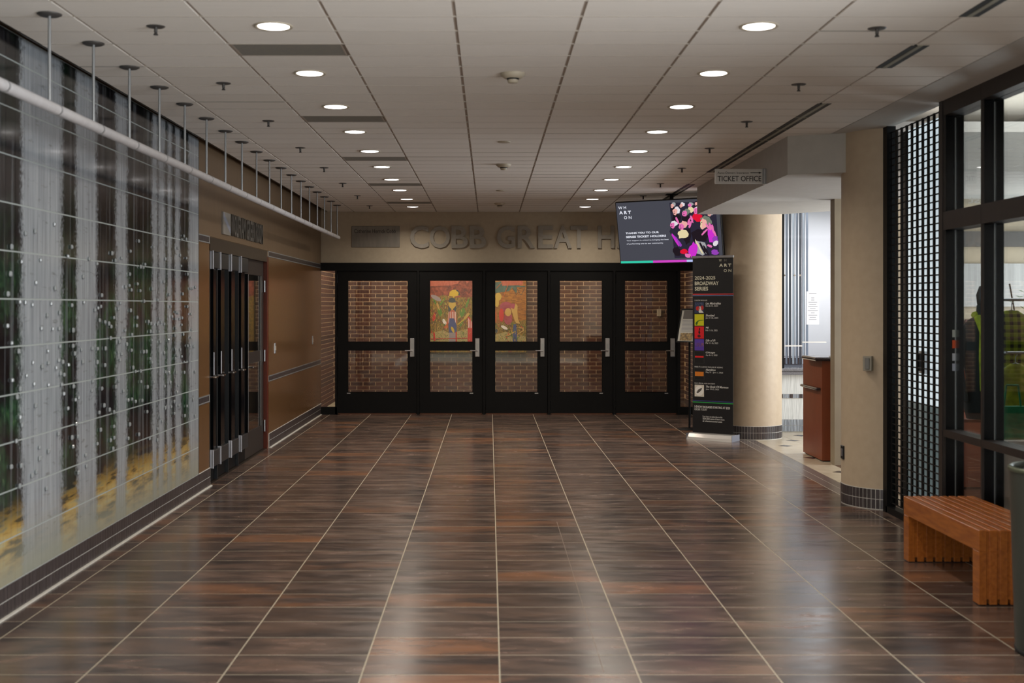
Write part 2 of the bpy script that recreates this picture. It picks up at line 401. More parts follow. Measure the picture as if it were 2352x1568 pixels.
# grey band and cream floor of the ticket bay
cf = MB().box(3.14, 6.2, 9.9, 15.5, -.12, -.004).box(3.0, 3.14, 9.9, 9.91, -.12, -.004).build('floor_ticket_bay', M['grout'], kind='structure')
for j in range(18):
    y0 = 9.95+j*.45
    if y0 > 17.9: break
    for k, (a, b) in enumerate(((3.002, 3.10), (3.104, 3.20))):
        MB().box(a, b, y0, min(y0+.446, 17.95), -.012, .0).build('band_stone', M['band'], cf)
if True:
    wedge = MB().box(3.002, 3.135, 4.0, 9.945, -.012, 0); wedge.build('edge_tile_strip', M['tile'], fl)
cm = MB().box(0, .447, 0, .447, -.012, 0).mesh('cream_tile'); cm.materials.append(M['cream'])
for i in range(6):
    for j in range(12): link('cream_tile', cm, cf, (3.204+.45*i, 9.95+.45*j, 0))
im = MB().add([(-.085, 0, .001), (0, -.085, .001), (.085, 0, .001), (0, .085, .001), (-.085, 0, -.004), (0, -.085, -.004), (.085, 0, -.004), (0, .085, -.004)],
    [(0, 1, 2, 3), (4, 7, 6, 5), (0, 4, 5, 1), (1, 5, 6, 2), (2, 6, 7, 3), (3, 7, 4, 0)]).mesh('dark_inset'); im.materials.append(M['cream_inset'])
for j in range(9):
    for i in range(5):
        x = 3.42+.45*i + (.225 if j % 2 else 0); y = 10.6+.55*j
        if x < 5.8 and y < 15.3: link('dark_inset', im, cf, (x, y, 0))

# ------------------------------------------------------------------ CEILING
cl = MB().box(-2.42, 2.80, -6, 17.97, 3.045, 3.14).build('ceiling', M['ceil_back'], kind='structure')
CX = [-2.42, -2.02, -1.404, -.787, -.169, .4485, 1.066, 1.6835, 2.301, 2.80]
cache = {}; cfar = MB(); CY0 = 5.25
holes = [(2, 4), (2, 12), (2, 20), (2, 28), (2, 36)]
odd = {(3, 20), (5, 25), (5, 31), (0, 6), (1, 10), (0, 15), (6, 30), (7, 3), (6, 20)}
for j in range(42):
    y0 = CY0+.305*j; y1 = min(y0+.305, 17.965)
    if y0 > 17.9: break
    for i in range(9):
        if (i, j) in holes: continue
        a, b = CX[i]+.009, CX[i+1]-.009
        g = .012 if (i, j) in odd else .0045
        z = 3.02+R.uniform(-.0006, .0012)
        if j < 32:
            key = (round(b-a, 3), g)
            if key not in cache:
                me = MB().box(0, b-a, 0, .305-g, 0, .02).mesh('ceiling_panel'); me.materials.append(M['ctile']); cache[key] = me
            link('ceiling_panel', cache[key], cl, (a, y0, z))
        else: cfar.box(a, b, y0, y1-g, z, z+.02)
cfar.build('distant_ceiling_panels', M['ctile'], cl, kind='stuff')
MB().box(-2.42, 2.80, -6, CY0-.002, 3.02, 3.04).build('near_ceiling_field', M['ctile'], cl)
for x in CX[1:-1]: MB().box(x-.011, x+.011, CY0, 17.96, 3.026, 3.044).build('ceiling_rail', M['ceil_rail'], cl)
MB().box(2.80, 3.16, -6, 9.96, 3.018, 3.14).build('drywall_border', M['border'], cl)
MB().box(2.80, 6.3, 9.96, 17.97, 3.02, 3.14).build('bay_ceiling', M['white'], cl)
MB().box(-2.54, -2.42, -6, 17.97, 3.12, 3.16).box(-2.428, -2.42, -6, 17.97, 3.02, 3.14).build('shadow_gap_channel', M['bronze_panel'], cl)
M['tee'] = mat('ceiling_cross_tee', '#aaa297', .8)
for j in range(1, 42):
    y0 = CY0+.305*j
    if y0 < 17.9: MB().box(-2.41, 2.79, y0-.0042, y0-.0004, 3.0188, 3.03).build('cross_tee', M['tee'], cl)
for (i, j) in odd: MB().box(CX[i]+.01, CX[i+1]-.01, CY0+.305*j-.011, CY0+.305*j-.001, 3.0183, 3.03).build('open_joint', M['grey_panel'], cl)
for n_, (i, j) in enumerate(holes):
    a, b = CX[i]+.006, CX[i+1]-.006; y0 = CY0+.305*j
    r = empty('return_air_panel', ((a+b)/2, y0+.15, 3.02), label='grey recessed air return strip, %s from the camera beside the left row of ceiling lights' % ORD[n_+1], cat='vent', group='grey air return strips in the ceiling')
    W = b-a
    MB().box(-W/2, W/2, -.148, .148, .001, .010).build('panel', M['grey_panel'], r)
    MB().box(-W/2, -W/2+.012, -.148, .148, 0, .018).box(W/2-.012, W/2, -.148, .148, 0, .018).box(-W/2, W/2, -.15, -.14, 0, .018).box(-W/2, W/2, .14, .15, 0, .018).build('rim', M['ceil_rail'], r)

# downlights
def downlight(n, x, y, side, i):
    r = empty('recessed_light', (x, y, 3.02), label='round white recessed ceiling light, %s from the camera in the %s row' % (ORD[i], side), cat='ceiling light', group='round recessed ceiling lights')
    return r
M['lens'] = mat('lamp_lens', '#ffffff', .4, emit=(1, .95, .93, 1), es=5)
ring = MB().lathe([(.078, .012), (.082, -.004), (.094, -.006), (.098, -.001), (.098, .002)], n=28).mesh('trim_ring'); ring.materials.append(M['plastic'])
lens = MB().lathe([(.0, -.001), (.078, -.001), (.080, .010)], n=28).mesh('lens'); lens.materials.append(M['lens'])
for side, x in (('left', -1.085), ('right', 1.355)):
    for i in range(10):
        y = 6.05+1.2195*i
        r = downlight('recessed_light', x, y, side, i+1)
        link('trim_ring', ring, r, (0, 0, -.001)); link('lens', lens, r, (0, 0, -.003))
        lamp('downlight_beam', 'AREA', (x, y, 3.005), 8.5+.45*i, (1, .89, .76), .13, spread=math.radians(150))
for x in (-1.085, 1.355):
    for y in (4.83, 3.61, 2.39, 1.17, -.05, -2.5, -4.5): lamp('downlight_beam', 'AREA', (x, y, 3.005), 3.2, (1, .92, .84), .13, spread=math.radians(140))

# sprinklers
def sprinkler(loc, lab):
    r = empty('sprinkler_head', loc, label=lab, cat='sprinkler', group='pendent sprinkler heads')
    link('escutcheon', spk[0], r); link('stem', spk[1], r); link('deflector', spk[2], r)
a = MB().lathe([(.0, -.004), (.040, -.004), (.047, 0), (.047, .002)], n=16).mesh('escutcheon')
b = MB().tube((0, 0, -.004), (0, 0, -.03), .009, 8).mesh('stem')
c = MB().tube((0, 0, -.030), (0, 0, -.043), .005, 12, .013).mesh('deflector')
spk = (a, b, c)
for q in spk: q.materials.append(M['plate'])
for i in range(8):
    sprinkler((-1.68, 6.06+1.545*i, 3.02), 'small dark pendent sprinkler head, %s from the camera in the left row' % ORD[i+1])
for i in range(7):
    sprinkler((1.965, 6.10+1.545*i, 3.02), 'small dark pendent sprinkler head, %s from the camera in the right row' % ORD[i+1])

# detectors
for i, y in enumerate((7.28, 11.95, 16.45)):
    r = empty('smoke_detector', (.142, y, 3.02), label='white smoke detector with a dark slot, %s' % ['nearest the camera', 'middle of the three', 'farthest, near the sign wall'][i], cat='smoke detector', group='smoke detectors on the ceiling centreline')
    MB().lathe([(.075, 0), (.075, -.012), (.052, -.030), (.040, -.032)], n=24).build('base', M['plastic'], r)
    MB().lathe([(.036, -.030), (.036, -.040), (.0, -.040)], n=24).build('sensor_slot', M['slot'], r)
    MB().lathe([(.034, -.040), (.030, -.056), (.0, -.058)], n=24).build('cap', M['plastic'], r)
for i, (x, y) in enumerate(((.127, 10.3), (.138, 14.65))):
    MB().lathe([(.055, 0), (.055, -.006), (.045, -.009), (0, -.009)], n=24).build('ceiling_cover_plate', M['plastic'], loc=(x, y, 3.02), label='flat round white cover plate on the ceiling, the one %s' % ['nearer the camera', 'nearer the sign wall'][i], cat='cover plate', group='flat ceiling cover plates')

# slot diffusers
for i, (y0, y1) in enumerate(((5.24, 5.85), (6.5, 7.11), (8.36, 12.65), (13.9, 16.3))):
    r = empty('slot_diffuser', (2.28, y0, 3.02), label=['short black twin slot diffuser at the top edge near the camera', 'short black twin slot diffuser, second from the camera', 'long black twin slot diffuser leading towards the ticket office sign', 'black twin slot diffuser above the hanging screen'][i], cat='diffuser', group='linear slot diffusers')
    L = y1-y0
    MB().box(.0, .036, 0, L, -.002, .004).build('slot', M['slot'], r); MB().box(.062, .098, 0, L, -.002, .004).build('slot', M['slot'], r)
    MB().box(.036, .062, 0, L, -.004, .004).build('blade', M['cream_strip'], r)
    n = max(1, int(L/.6)); mb = MB()
    for k in range(1, n): mb.box(0, .098, k*L/n-.006, k*L/n+.006, -.0045, .003)
    if n > 1: mb.build('divider', M['cream_strip'], r, kind='stuff')

# ------------------------------------------------------------------ LEFT WALL
wl = MB().box(-2.75, -2.52, -6, 10.81, 0, 3.3).box(-2.75, -2.52, 13.63, 17.97, 0, 3.3).box(-2.75, -2.52, 10.81, 13.63, 2.235, 3.3).box(-2.95, -2.75, 10.5, 14, 0, 3.3).build('wall_left', M['wood_upper'], kind='structure')
def wpanel(y0, y1, z0, z1, mt, nm='wood_panel'): MB().box(-2.522, -2.512, y0+.002, y1-.002, z0, z1).build(nm, mt, wl)
wpanel(10.36, 10.80, .165, .755, M['wood']); wpanel(10.36, 10.80, .82, 2.175, M['wood'])
wpanel(10.36, 13.65, 2.24, 3.11, M['wood_upper']); wpanel(13.65, 15.8, 2.24, 3.11, M['wood_upper']); wpanel(15.8, 17.96, 2.24, 3.11, M['wood_upper'])
for a, b in ((13.69, 17.96),):
    wpanel(a, b, .165, .755, M['wood']); wpanel(a, b, .82, 2.175, M['wood'])
for (y0, y1) in ((10.36, 10.80), (13.69, 17.96)):
    for (z0, z1) in ((.757, .818), (2.177, 2.237)):
        tr = empty('trim_%d' % (1 if z0 < 1 else 2), (-2.52, y0, z0), kind='structure')
        MB().box(-.001, .009, 0, y1-y0, .0, z1-z0).build('backing', M['base_grout'], tr)
        MB().box(0, .013, 0, y1-y0, -.004, .003).box(0, .013, 0, y1-y0, z1-z0-.003, z1-z0+.004).build('metal_edge', M['rod'], tr)
        mb = MB(); n = int((y1-y0)/.042)
        for k in range(n): mb.box(.004, .012, k*.042+.002, k*.042+.040, .006, z1-z0-.006)
        mb.build('mosaic_tiles', M['mosaic'], tr, kind='stuff')
# base
bb = MB().box(-2.52, -2.506, -6, 10.81, 0, .164).box(-2.52, -2.506, 13.69, 17.96, 0, .164).build('baseboard_left', M['base_grout'], kind='structure')
bm = MB().box(0, .003, 0, .0445, 0, .073).mesh('base_tile'); bm.materials.append(M['mosaic'])
mb = MB()
for k in range(96):
    y = 6.0+k*.05
    for r_ in (0, 1): link('base_tile', bm, bb, (-2.506, y+R.uniform(-.001, .001), .009+.079*r_))
for k in range(85):
    y = 13.70+k*.05
    for r_ in (0, 1): mb.box(-2.506, -2.503, y, y+.046, .009+.079*r_, .082+.079*r_)
for k in range(40):
    for r_ in (0, 1): mb.box(-2.506, -2.503, 4+k*.05, 4+k*.05+.046, .009+.079*r_, .082+.079*r_)
mb.build('distant_base_tiles', M['mosaic'], bb, kind='stuff')
MB().box(-2.506, -2.488, -6, 10.81, 0, .008).box(-2.506, -2.488, 13.69, 17.96, 0, .008).build('caulk_line', M['base_grout'], bb)

# mural
mu = empty('glass_mural', (-2.512, 6.1, .165), label='tall tiled glass mural of pale birch trunks over a dark wood along the left wall', cat='mural')
MB().box(-.006, .0092, -2.3, 4.25, 0, 2.885).build('backing_sheet', M['mural_back'], mu)
rows = [.0]+[-.015+.25*k for k in range(2, 12)]+[2.735, 2.885]
rows = [0, .235, .485, .735, .985, 1.235, 1.485, 1.735, 1.985, 2.235, 2.485, 2.735, 2.885]
tc = {}; mb = MB(); cnt = 0
for k in range(-18, 34):
    for q in range(12):
        z0, z1 = rows[q]+.004, rows[q+1]-.004; y = k*.125
        if 0 <= k < 25:
            key = round(z1-z0, 3)
            if key not in tc:
                me = MB().box(0, .010, 0, .1226, 0, z1-z0).mesh('glass_tile'); me.materials.append(M['mural']); tc[key] = me
            link('glass_tile', tc[key], mu, (.0005+R.uniform(0, .0006), y, z0))
        else: mb.box(.0005, .0105, y, y+.1226, z0, z1)
mb.build('distant_glass_tiles', M['mural'], mu, kind='stuff')
MB().box(-.006, .012, 4.25, 4.256, 0, 2.885).build('edge_bead', M['mural_edge'], mu)
kn = MB().bbox(0, .014, -.013, .013, -.013, .013, .0055).mesh('glass_knob'); kn.materials.append(M['knob'])
nk = 0; used = []
while nk < 235:
    y = R.uniform(.12, 4.2); z = R.gauss(1.12, .42)
    if not (.42 < z < 2.05): continue
    if R.random() > (.55+.45*math.sin(y*2.1+.6)**2): continue
    if any((y-a)**2+(z-b)**2 < .05**2 for a, b in used): continue
    used.append((y, z)); o = link('glass_knob', kn, mu, (.0108, y, z)); s = R.uniform(.8, 1.15); o.scale = (1, s, s); nk += 1

# hanging pipe
pp = empty('hanging_pipe', (-2.12, 5.155, 2.575), label='long pale pipe hung from the ceiling on thin rods along the left wall', cat='pipe')
MB().tube((0, -.4, 0), (0, 11.75, 0), .027, 20).build('pipe', M['pipe'], pp)
rd = MB().tube((0, 0, .02), (0, 0, .440), .008, 8).mesh('hanger_rod'); rd.materials.append(M['rod'])
cp = MB().lathe([(0, .434), (.045, .434), (.058, .441), (.058, .4445)], n=20).mesh('ceiling_plate'); cp.materials.append(M['plate'])
cg = MB().tube((0, -.006, 0), (0, .006, 0), .0285, 20).mesh('coupling'); cg.materials.append(M['rod'])
for k in range(19):
    link('hanger_rod', rd, pp, (0, k*.6445, 0)); link('ceiling_plate', cp, pp, (0, k*.6445, 0)); link('coupling', cg, pp, (0, k*.6445+.1, 0))

# lettering over the left doors (runs away along +Y on the wall, facing +X)
def leftfn(p): return (-2.5105-p[1], p[0], p[2])
s = empty('room_sign', (0, 0, 0), label='raised grey metal letters reading WOLFRAM GREEN ROOM above the left doors', cat='sign')
MB().box(-2.511, -2.493, 11.28, 11.60, 2.290, 2.500).build('logo_plate', M['sign_metal'], s)
LT = 'WOLFRAM GREEN ROOM'; wts = {'W': 1.35, 'M': 1.15, ' ': .55, 'L': .72, 'F': .75, 'E': .8}
tot = sum(wts.get(c, 1) for c in LT); yc = 11.66
for c in LT:
    wd = wts.get(c, 1)*(13.28-11.66)/tot
    if c != ' ': letter(c, M['room_letter'], s, yc+.006, yc+wd-.008, 2.295, 2.505, leftfn, .016)
    yc += wd
MB().add([(-2.4925, 11.28, 2.44), (-2.4925, 11.60, 2.30), (-2.4925, 11.60, 2.36), (-2.4925, 11.28, 2.50)], [(0, 1, 2, 3)]).build('logo_stripe', M['chip'], s)

# left doors -------------------------------------------------------
fr = empty('trim_3', (-2.52, 10.81, 0), kind='structure')
MB().box(-.10, .012, .0, 2.03, 2.112, 2.232).build('header_panel', M['bronze_panel'], fr)
MB().box(-.10, .010, 2.034, 2.78, 2.112, 2.232).build('header_panel', M['bronze_panel'], fr)
MB().box(-.10, .008, 2.79, 2.87, 0, 2.17).build('wooden_jamb', M['redwood'], fr)
MB().box(-.2, .004, 0, 2.79, 0, .006).build('threshold', M['bronze_panel'], fr)
MB().box(-.10, -.02, 0, .03, 0, 2.112).build('near_jamb', M['black'], fr)
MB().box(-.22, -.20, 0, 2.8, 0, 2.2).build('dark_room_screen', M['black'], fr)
def ldoor(n, y0, W, wide):
    d = empty('door_%d' % n, (-2.55, y0, 0), kind='structure')
    if not wide:
        gl0, gl1 = .02, .17
        f = MB().box(-.02, .0, 0, W, .012, .30).box(-.02, 0, 0, W, 1.965, 2.11).box(-.02, 0, gl1+.015, W, .3, 1.965).box(-.02, 0, 0, gl0, .3, 1.965).box(-.02, 0, gl0, gl1+.02, .965, 1.05)
        f.build('leaf', M['black'], d)
        MB().box(0, .030, .003, .018, .012, 2.11).build('steel_edge', M['closer'], d)
        MB().box(0, .024, .175, .33, .30, 1.965).build('deep_stile', M['black_gloss'], d)
        MB().box(-.012, -.008, gl0, gl1+.015, .30, .965).build('glass_pane', M['glass'], d)
        MB().box(-.012, -.008, gl0, gl1+.015, 1.05, 1.965).build('glass_pane', M['glass'], d)
        for z in (1.96, .155):
            c = MB().bbox(0, .05, .06, .40, z, z+.145, .004).build('closer_box', M['closer'], d)
            MB().box(.05, .056, .035, .06, z-.01, z+.155).box(0, .056, .052, .060, z-.01, z+.155).build('polished_edge', M['bright_edge'], c)
        e = MB().bbox(0, .02, .022, .065, .90, 1.135, .004).build('lock_plate', M['steel'], d)
        MB().tube((.02, .04, .97), (.075, .04, .97), .009, 10).tube((.075, .04, .97), (.075, .13, .97), .008, 10).build('lever', M['chrome'], e)
        MB().box(0.0, .03, .178, .192, .98, 1.19).build('pull_bar', M['bright_edge'], d)
    else:
        f = MB().box(-.02, 0, .0, W, .012, .28).box(-.02, 0, 0, W, 1.95, 2.11).box(-.02, 0, 0, .16, .28, 1.95).box(-.02, 0, W-.16, W, .28, 1.95).box(-.02, 0, .16, W-.16, 1.0, 1.12)
        f.build('leaf', M['bronze'], d)
        MB().box(0, .03, 0.0, .02, .28, 1.95).build('deep_stile', M['black_gloss'], d)
        MB().box(-.012, -.008, .16, W-.16, .28, 1.0).build('glass_pane', M['glass'], d)
        MB().box(-.012, -.008, .16, W-.16, 1.12, 1.95).build('glass_pane', M['glass'], d)
        MB().box(0, .006, W-.165, W-.158, .28, 1.95).box(0, .006, .158, .165, .28, 1.95).build('glazing_bead', M['rod'], d)
        e = MB().bbox(0, .02, .06, .11, .86, 1.14, .004).build('lock_plate', M['steel'], d)
        MB().tube((.02, .085, .97), (.07, .085, .97), .009, 10).tube((.07, .085, .97), (.07, .2, .97), .008, 10).build('lever', M['chrome'], e)
        for z in (1.83, 1.05, .26):
            MB().tube((.012, W+.004, z-.06), (.012, W+.004, z+.07), .009, 10).build('hinge', M['rod'], d)
    return d
for k in range(4): ldoor(6+k, 10.68+.465*k if k else 10.842, .46 if k else .29, False)
ldoor(10, 12.55, 1.03, True)

# switch plates on the wood wall
for i, (y, z) in enumerate(((14.1, 1.12), (17.1, 1.13))):
    s = empty('switch_plate', (-2.512, y, z), label=['steel switch plate on the brown wall beside the left doors', 'steel switch plate on the brown wall near the far corner'][i], cat='switch', group='steel plates on the left wall')
    MB().bbox(0, .006, -.04, .04, -.06, .06, .002).build('plate', M['steel'], s); MB().box(.006, .012, -.012, .012, -.025, .025).build('rocker', M['plastic'], s)

# ------------------------------------------------------------------ FAR WALL
YB = 17.97; K = YB/2764
def fx(u): return (u-1124)*K
def fz(v): return 1.612+(703-v)*K
wb = MB().box(-2.75, 6.4, YB, YB+.2, 2.25, 3.3).box(3.15, 6.4, YB, YB+.2, 0, 2.25).build('wall_back', M['wall'], kind='structure')
# frame
f = empty('trim_4', (0, YB, 0), kind='structure')
def fb(nm, u0, u1, v0, v1, y0=-.075, y1=.03, mt='black'): return MB().box(fx(u0), fx(u1), y0, y1, fz(v1), fz(v0)).build(nm, M[mt], f)
fb('header', 735, 1640, 603.5, 622)
fb('near_corner_post', 733, 737, 622, 951); fb('sill', 735, 777, 934, 951); fb('mullion', 771, 775.5, 622, 953)
for u in (958.5, 1109.5, 1258, 1407.5):
    fb('mullion', u, u+5, 622, 954); fb('door_stop', u-5, u+10, 622, 950, -.008, .03)
fb('door_stop', 771, 781, 622, 950, -.008, .03); fb('door_stop', 1549, 1561, 622, 950, -.008, .03); fb('door_stop', 771, 1561, 618, 627, -.008, .03)
fb('mullion', 1554, 1561, 622, 953); fb('sill', 1561, 1640, 934, 951); fb('mullion', 1594, 1640, 622, 951)
MB().box(fx(737), fx(771), -.02, -.014, fz(934), fz(622)).build('sidelight_glass', M['glass'], f)
MB().box(fx(1561), fx(1594), -.02, -.014, fz(934), fz(622)).build('sidelight_glass', M['glass'], f)
D = [(776, 957.5, 800.5, 936.8, 942, 952.7), (964, 1108.6, 988.3, 1085, 1091, 1102), (1115, 1257, 1137.5, 1234, 1240, 1250.6), (1263.5, 1406.6, 1285.3, 1382, 1388.7, 1399.8), (1413, 1553.5, 1434.6, 1531.4, 1538, 1549)]
for i, (a, b, g0, g1, h0, h1) in enumerate(D):
    d = empty('door_%d' % (i+1), (fx(a), YB, 0), kind='structure'); X = lambda u: fx(u)-fx(a)
    mb = MB(); Z = [fz(948), fz(899.5), fz(804.5), fz(784), fz(644.7), fz(622.5)]
    for (x0, x1, z0, z1) in ((0, X(g0), Z[0], Z[5]), (X(g1), X(b), Z[0], Z[5]), (X(g0), X(g1), Z[0], Z[1]), (X(g0), X(g1), Z[2], Z[3]), (X(g0), X(g1), Z[4], Z[5])):
        mb.box(x0, x1, -.055, -.01, z0, z1)
    mb.build('leaf', M['black'], d)
    MB().box(X(g0), X(g1), -.035, -.029, Z[1], Z[2]).build('glass_pane', M['glass'], d)
    MB().box(X(g0), X(g1), -.035, -.029, Z[3], Z[4]).build('glass_pane', M['glass'], d)
    bead = MB()
    for (z0, z1) in ((Z[1], Z[2]), (Z[3], Z[4])):
        bead.box(X(g0)-.004, X(g1)+.004, -.060, -.055, z0-.005, z0+.001).box(X(g0)-.004, X(g1)+.004, -.060, -.055, z1-.001, z1+.005)
        bead.box(X(g0)-.005, X(g0)+.001, -.060, -.055, z0, z1).box(X(g1)-.001, X(g1)+.005, -.060, -.055, z0, z1)
    bead.build('glazing_bead', M['black_gloss'], d)
    e = MB().bbox(X(h0), X(h1), -.085, -.055, fz(819), fz(776), .008).build('lock_plate', M['steel'], d)
    xm = (X(h0)+X(h1))/2; zl = fz(804.5)
    MB().tube((xm, -.085, zl), (xm, -.125, zl), .011, 12).tube((xm+.008, -.122, zl), (xm-.105, -.122, zl), .010, 12).build('lever', M['chrome'], e)
    MB().box(xm-.014, xm+.014, -.088, -.084, fz(800), fz(788)).build('keypad', M['rod'], e)
    for v in (640, 784, 930): MB().tube((-.004, -.062, fz(v+10)), (-.004, -.062, fz(v-10)), .008, 8).build('hinge', M['black_gloss'], d)
    u = 798 if i == 0 else g1-6
    MB().box(X(u), X(u+8), -.0565, -.055, fz(903.5), fz(901)).build('maker_label', M['steel'], d)
    MB().box(0.01, X(b)-.01, -.055, -.045, .006, Z[0]).build('door_sweep', M['bench_dark'], d)
# plaque and letters
s = empty('donor_plaque', (fx(863), YB, fz(543.5)), label='flat grey metal plaque reading Catherine Herrick Cobb on the far wall', cat='plaque')
wx = (fx(918.5)-fx(808))/2; wz = (fz(519.5)-fz(568))/2
MB().bbox(-wx, wx, -.012, 0, -wz, wz, .003).build('plate', M['sign_metal'], s)
text_mesh('Catherine Herrick Cobb', M['ink'], 'engraved_text', s, fx(814)-fx(863), fx(909)-fx(863), fz(535)-fz(543.5), fz(526)-fz(543.5), -.0122, .0006)
s = empty('hall_lettering', (0, YB-.001, 0), label='big raised brushed metal letters reading COBB GREAT HALL on the far wall', cat='sign')
# letter u-extents measured from the photograph
LU = [('C', 942, 985), ('O', 987, 1034), ('B', 1037, 1075), ('B', 1079, 1117), ('G', 1141, 1183), ('R', 1189, 1229), ('E', 1236, 1270), ('A', 1272, 1313), ('T', 1310, 1349),
      ('H', 1373, 1411), ('A', 1417, 1460), ('L', 1466, 1497), ('L', 1503, 1534)]
for c, a, b in LU: letter(c, M['letter_side'], s, fx(a), fx(b), fz(570), fz(519), lambda p: p, .03)

# vestibule with brick
wv = MB().box(-2.95, 4.2, 20.35, 20.5, 0, 3.1).build('wall_vestibule', M['mortar'], kind='structure')
YV = 20.33
vis = []
for c in range(0, 40):
    z0 = c*.0677; off = .1065*(c % 2)
    for k in range(-14, 20):
        x0 = k*.213-off
        if x0 < -2.9 or x0 > 3.4: continue
        vis.append((x0, z0))
def seen(x, z):
    k2 = YV/2764; u = 1124+(x+.1)/k2; v = 703-(z+.03-1.612)/k2
    ins = any(g0-8 < u < g1+8 for (_, _, g0, g1, _, _) in D) or 735 < u < 775 or 1558 < u < 1596
    return ins and (640 < v < 788 or 800 < v < 904) and not (960 < u < 1205 and v < 800)
bm = MB().box(0, .203, -.006, .0, 0, .0575).mesh('brick'); bm.materials.append(M['brick'])
mb = MB(); n = 0
for (x, z) in vis:
    if seen(x, z) and n < 300: link('brick', bm, wv, (x, 20.352-R.uniform(0, .001), z)); n += 1
    else: mb.box(x, x+.203, 20.345, 20.352, z, z+.0575)
mb.build('further_bricks', M['brick'], wv, kind='stuff')
# side walls of the vestibule
ws = MB().box(-2.95, -2.62, 18.17, 20.35, 0, 3.1).box(3.3, 3.6, 18.17, 20.35, 0, 3.1).build('wall_vestibule_side', M['mortar'], kind='structure')
mb = MB()
for c in range(0, 44):
    for k in range(11):
        y0 = 18.18+k*.213-.1065*(c % 2)
        if y0 < 18.17: continue
        if y0+.203 > 20.34: continue
        mb.box(-2.622, -2.614, y0, y0+.203, c*.0677, c*.0677+.0575); mb.box(3.294, 3.302, y0, y0+.203, c*.0677, c*.0677+.0575)
mb.build('side_bricks', M['brick'], ws, kind='stuff')
MB().box(-2.95, 3.6, 18.17, 20.5, 2.86, 2.95).build('ceiling_vestibule', M['white'], kind='structure')
# a brick return pier standing forward behind the rightmost door
k3 = 19.6/2764
# wall plates in the vestibule
p_ = px(1514, 718, 20.3)
MB().bbox(-.035, .035, -.012, .022, -.06, .06, .003).build('wall_plate', M['plastic'], loc=(p_[0], 20.31, p_[2]), label='small tan wall plate on the bricks behind the rightmost door', cat='wall plate')
p_ = px(1571, 742, 20.3)
r = empty('framed_notice', (p_[0], 20.325, p_[2]), label='small copper framed notice on the bricks behind the right sidelight', cat='notice')
MB().box(-.045, .045, -.02, 0.005, -.115, -.105).box(-.045, .045, -.02, .005, .105, .115).box(-.045, -.035, -.02, .005, -.115, .115).box(.035, .045, -.02, .005, -.115, .115).build('frame', mat('copper_frame', '#a06a3c', .35, .6), r)
MB().box(-.035, .035, -.008, .005, -.105, .105).build('panel', mat('notice_panel', '#4a3020', .5), r)

# painting behind doors two and three
KP = 20.25/2764
def P(cx, cy):
    u = cx/5.2276+970; v = cy/5.2276+620; return ((u-1124)*KP, 1.612+(703-v)*KP)
pt = empty('painting', (0, 20.25, 0), label='large colourful painting of figures in a garden seen through the second and third doors', cat='painting')
xa, xb, za, zb = (966-1124)*KP, (1209-1124)*KP, 1.612+(703-809)*KP, 1.612+(703-606)*KP
MB().box(xa, xb, .0, .045, za, zb).build('canvas', mat('canvas_side', '#3a2a1e', .7), pt)
MB().box(xb, xb+.012, -.01, .06, za-.012, zb+.012).box(xa-.012, xa, -.01, .06, za-.012, zb+.012).box(xa, xb, -.01, .06, za-.012, za).box(xa, xb, -.01, .06, zb, zb+.012).build('frame', M['black'], pt)
def dk_(h):
    return '#'+''.join('%02x' % int(int(h[i:i+2], 16)*.97) for i in (1, 3, 5))
def paintmat(name, cols, sc=20, st=(1, 1, 1), rough=.5):
    m = mat(name, '#888888', rough); t = NT(m); n = t.noise(t.scale(t.pos(), st), sc, 4, .6, .8)
    cols = [dk_(c) for c in cols]
    k = len(cols); t.base(t.ramp(n, [(.32+.36*i/(k-1), c) for i, c in enumerate(cols)])); return m
PM = {'meadow': paintmat('painted_meadow', ['#2a3c12', '#6a5a18', '#a07c26', '#4d5218', '#7a3418', '#b49a3c'], 16, (1.6, 1, .7)),
      'red': paintmat('painted_red_ground', ['#421610', '#702a18', '#8c3c28', '#a85a42'], 12),
      'flower': paintmat('painted_flowers', ['#243b20', '#3f5c2a', '#d8c27a', '#2c4a26', '#e0c890', '#a83a26'], 60),
      'ochre': paintmat('painted_ochre', ['#6a4210', '#985e16', '#b07820'], 12, (1, 1, 3)),
      'teal': paintmat('painted_teal', ['#2c4a44', '#4a6a62'], 14), 'pink': paintmat('painted_pink', ['#8a2c40', '#a04458', '#903238'], 10),
      'salmon': paintmat('painted_salmon', ['#98402f', '#c06a52'], 30, (3, 1, .5)),
      'skin': mat('painted_skin', '#b89c40', .5), 'hair': mat('painted_hair', '#22323a', .5), 'yellow': mat('painted_yellow', '#bea21c', .5),
      'blue': mat('painted_blue', '#2f3f78', .5), 'scarlet': mat('painted_scarlet', '#b81e18', .5), 'orange': mat('painted_orange', '#b85618', .5),
      'cream': mat('painted_cream', '#b8964e', .5), 'green': mat('painted_green', '#4e7a1e', .5), 'grey': mat('painted_grey', '#8a8288', .5), 'white': mat('painted_white', '#d8d4d0', .5)}
PM['gold'] = PM['yellow']
lay = [0]
def shape(mt, pts, nm='painted_shape'):
    lay[0] += 1; y = -.0005-lay[0]*.00018
    q = [P(*c) for c in pts]; q = [(min(max(x, xa), xb), min(max(z, za), zb)) for x, z in q]
    o = MB().add([(x, y, z) for x, z in q], [tuple(range(len(q)))]).build(nm, PM[mt], pt); return o
def ell(mt, cx, cy, rx, ry, n=14, rot=0):
    shape(mt, [(cx+rx*math.cos(2*PI*k/n)*math.cos(rot)-ry*math.sin(2*PI*k/n)*math.sin(rot), cy+rx*math.cos(2*PI*k/n)*math.sin(rot)+ry*math.sin(2*PI*k/n)*math.cos(rot)) for k in range(n)])
shape('meadow', [(-60, 300), (900, 300), (900, 1000), (-60, 1000)])
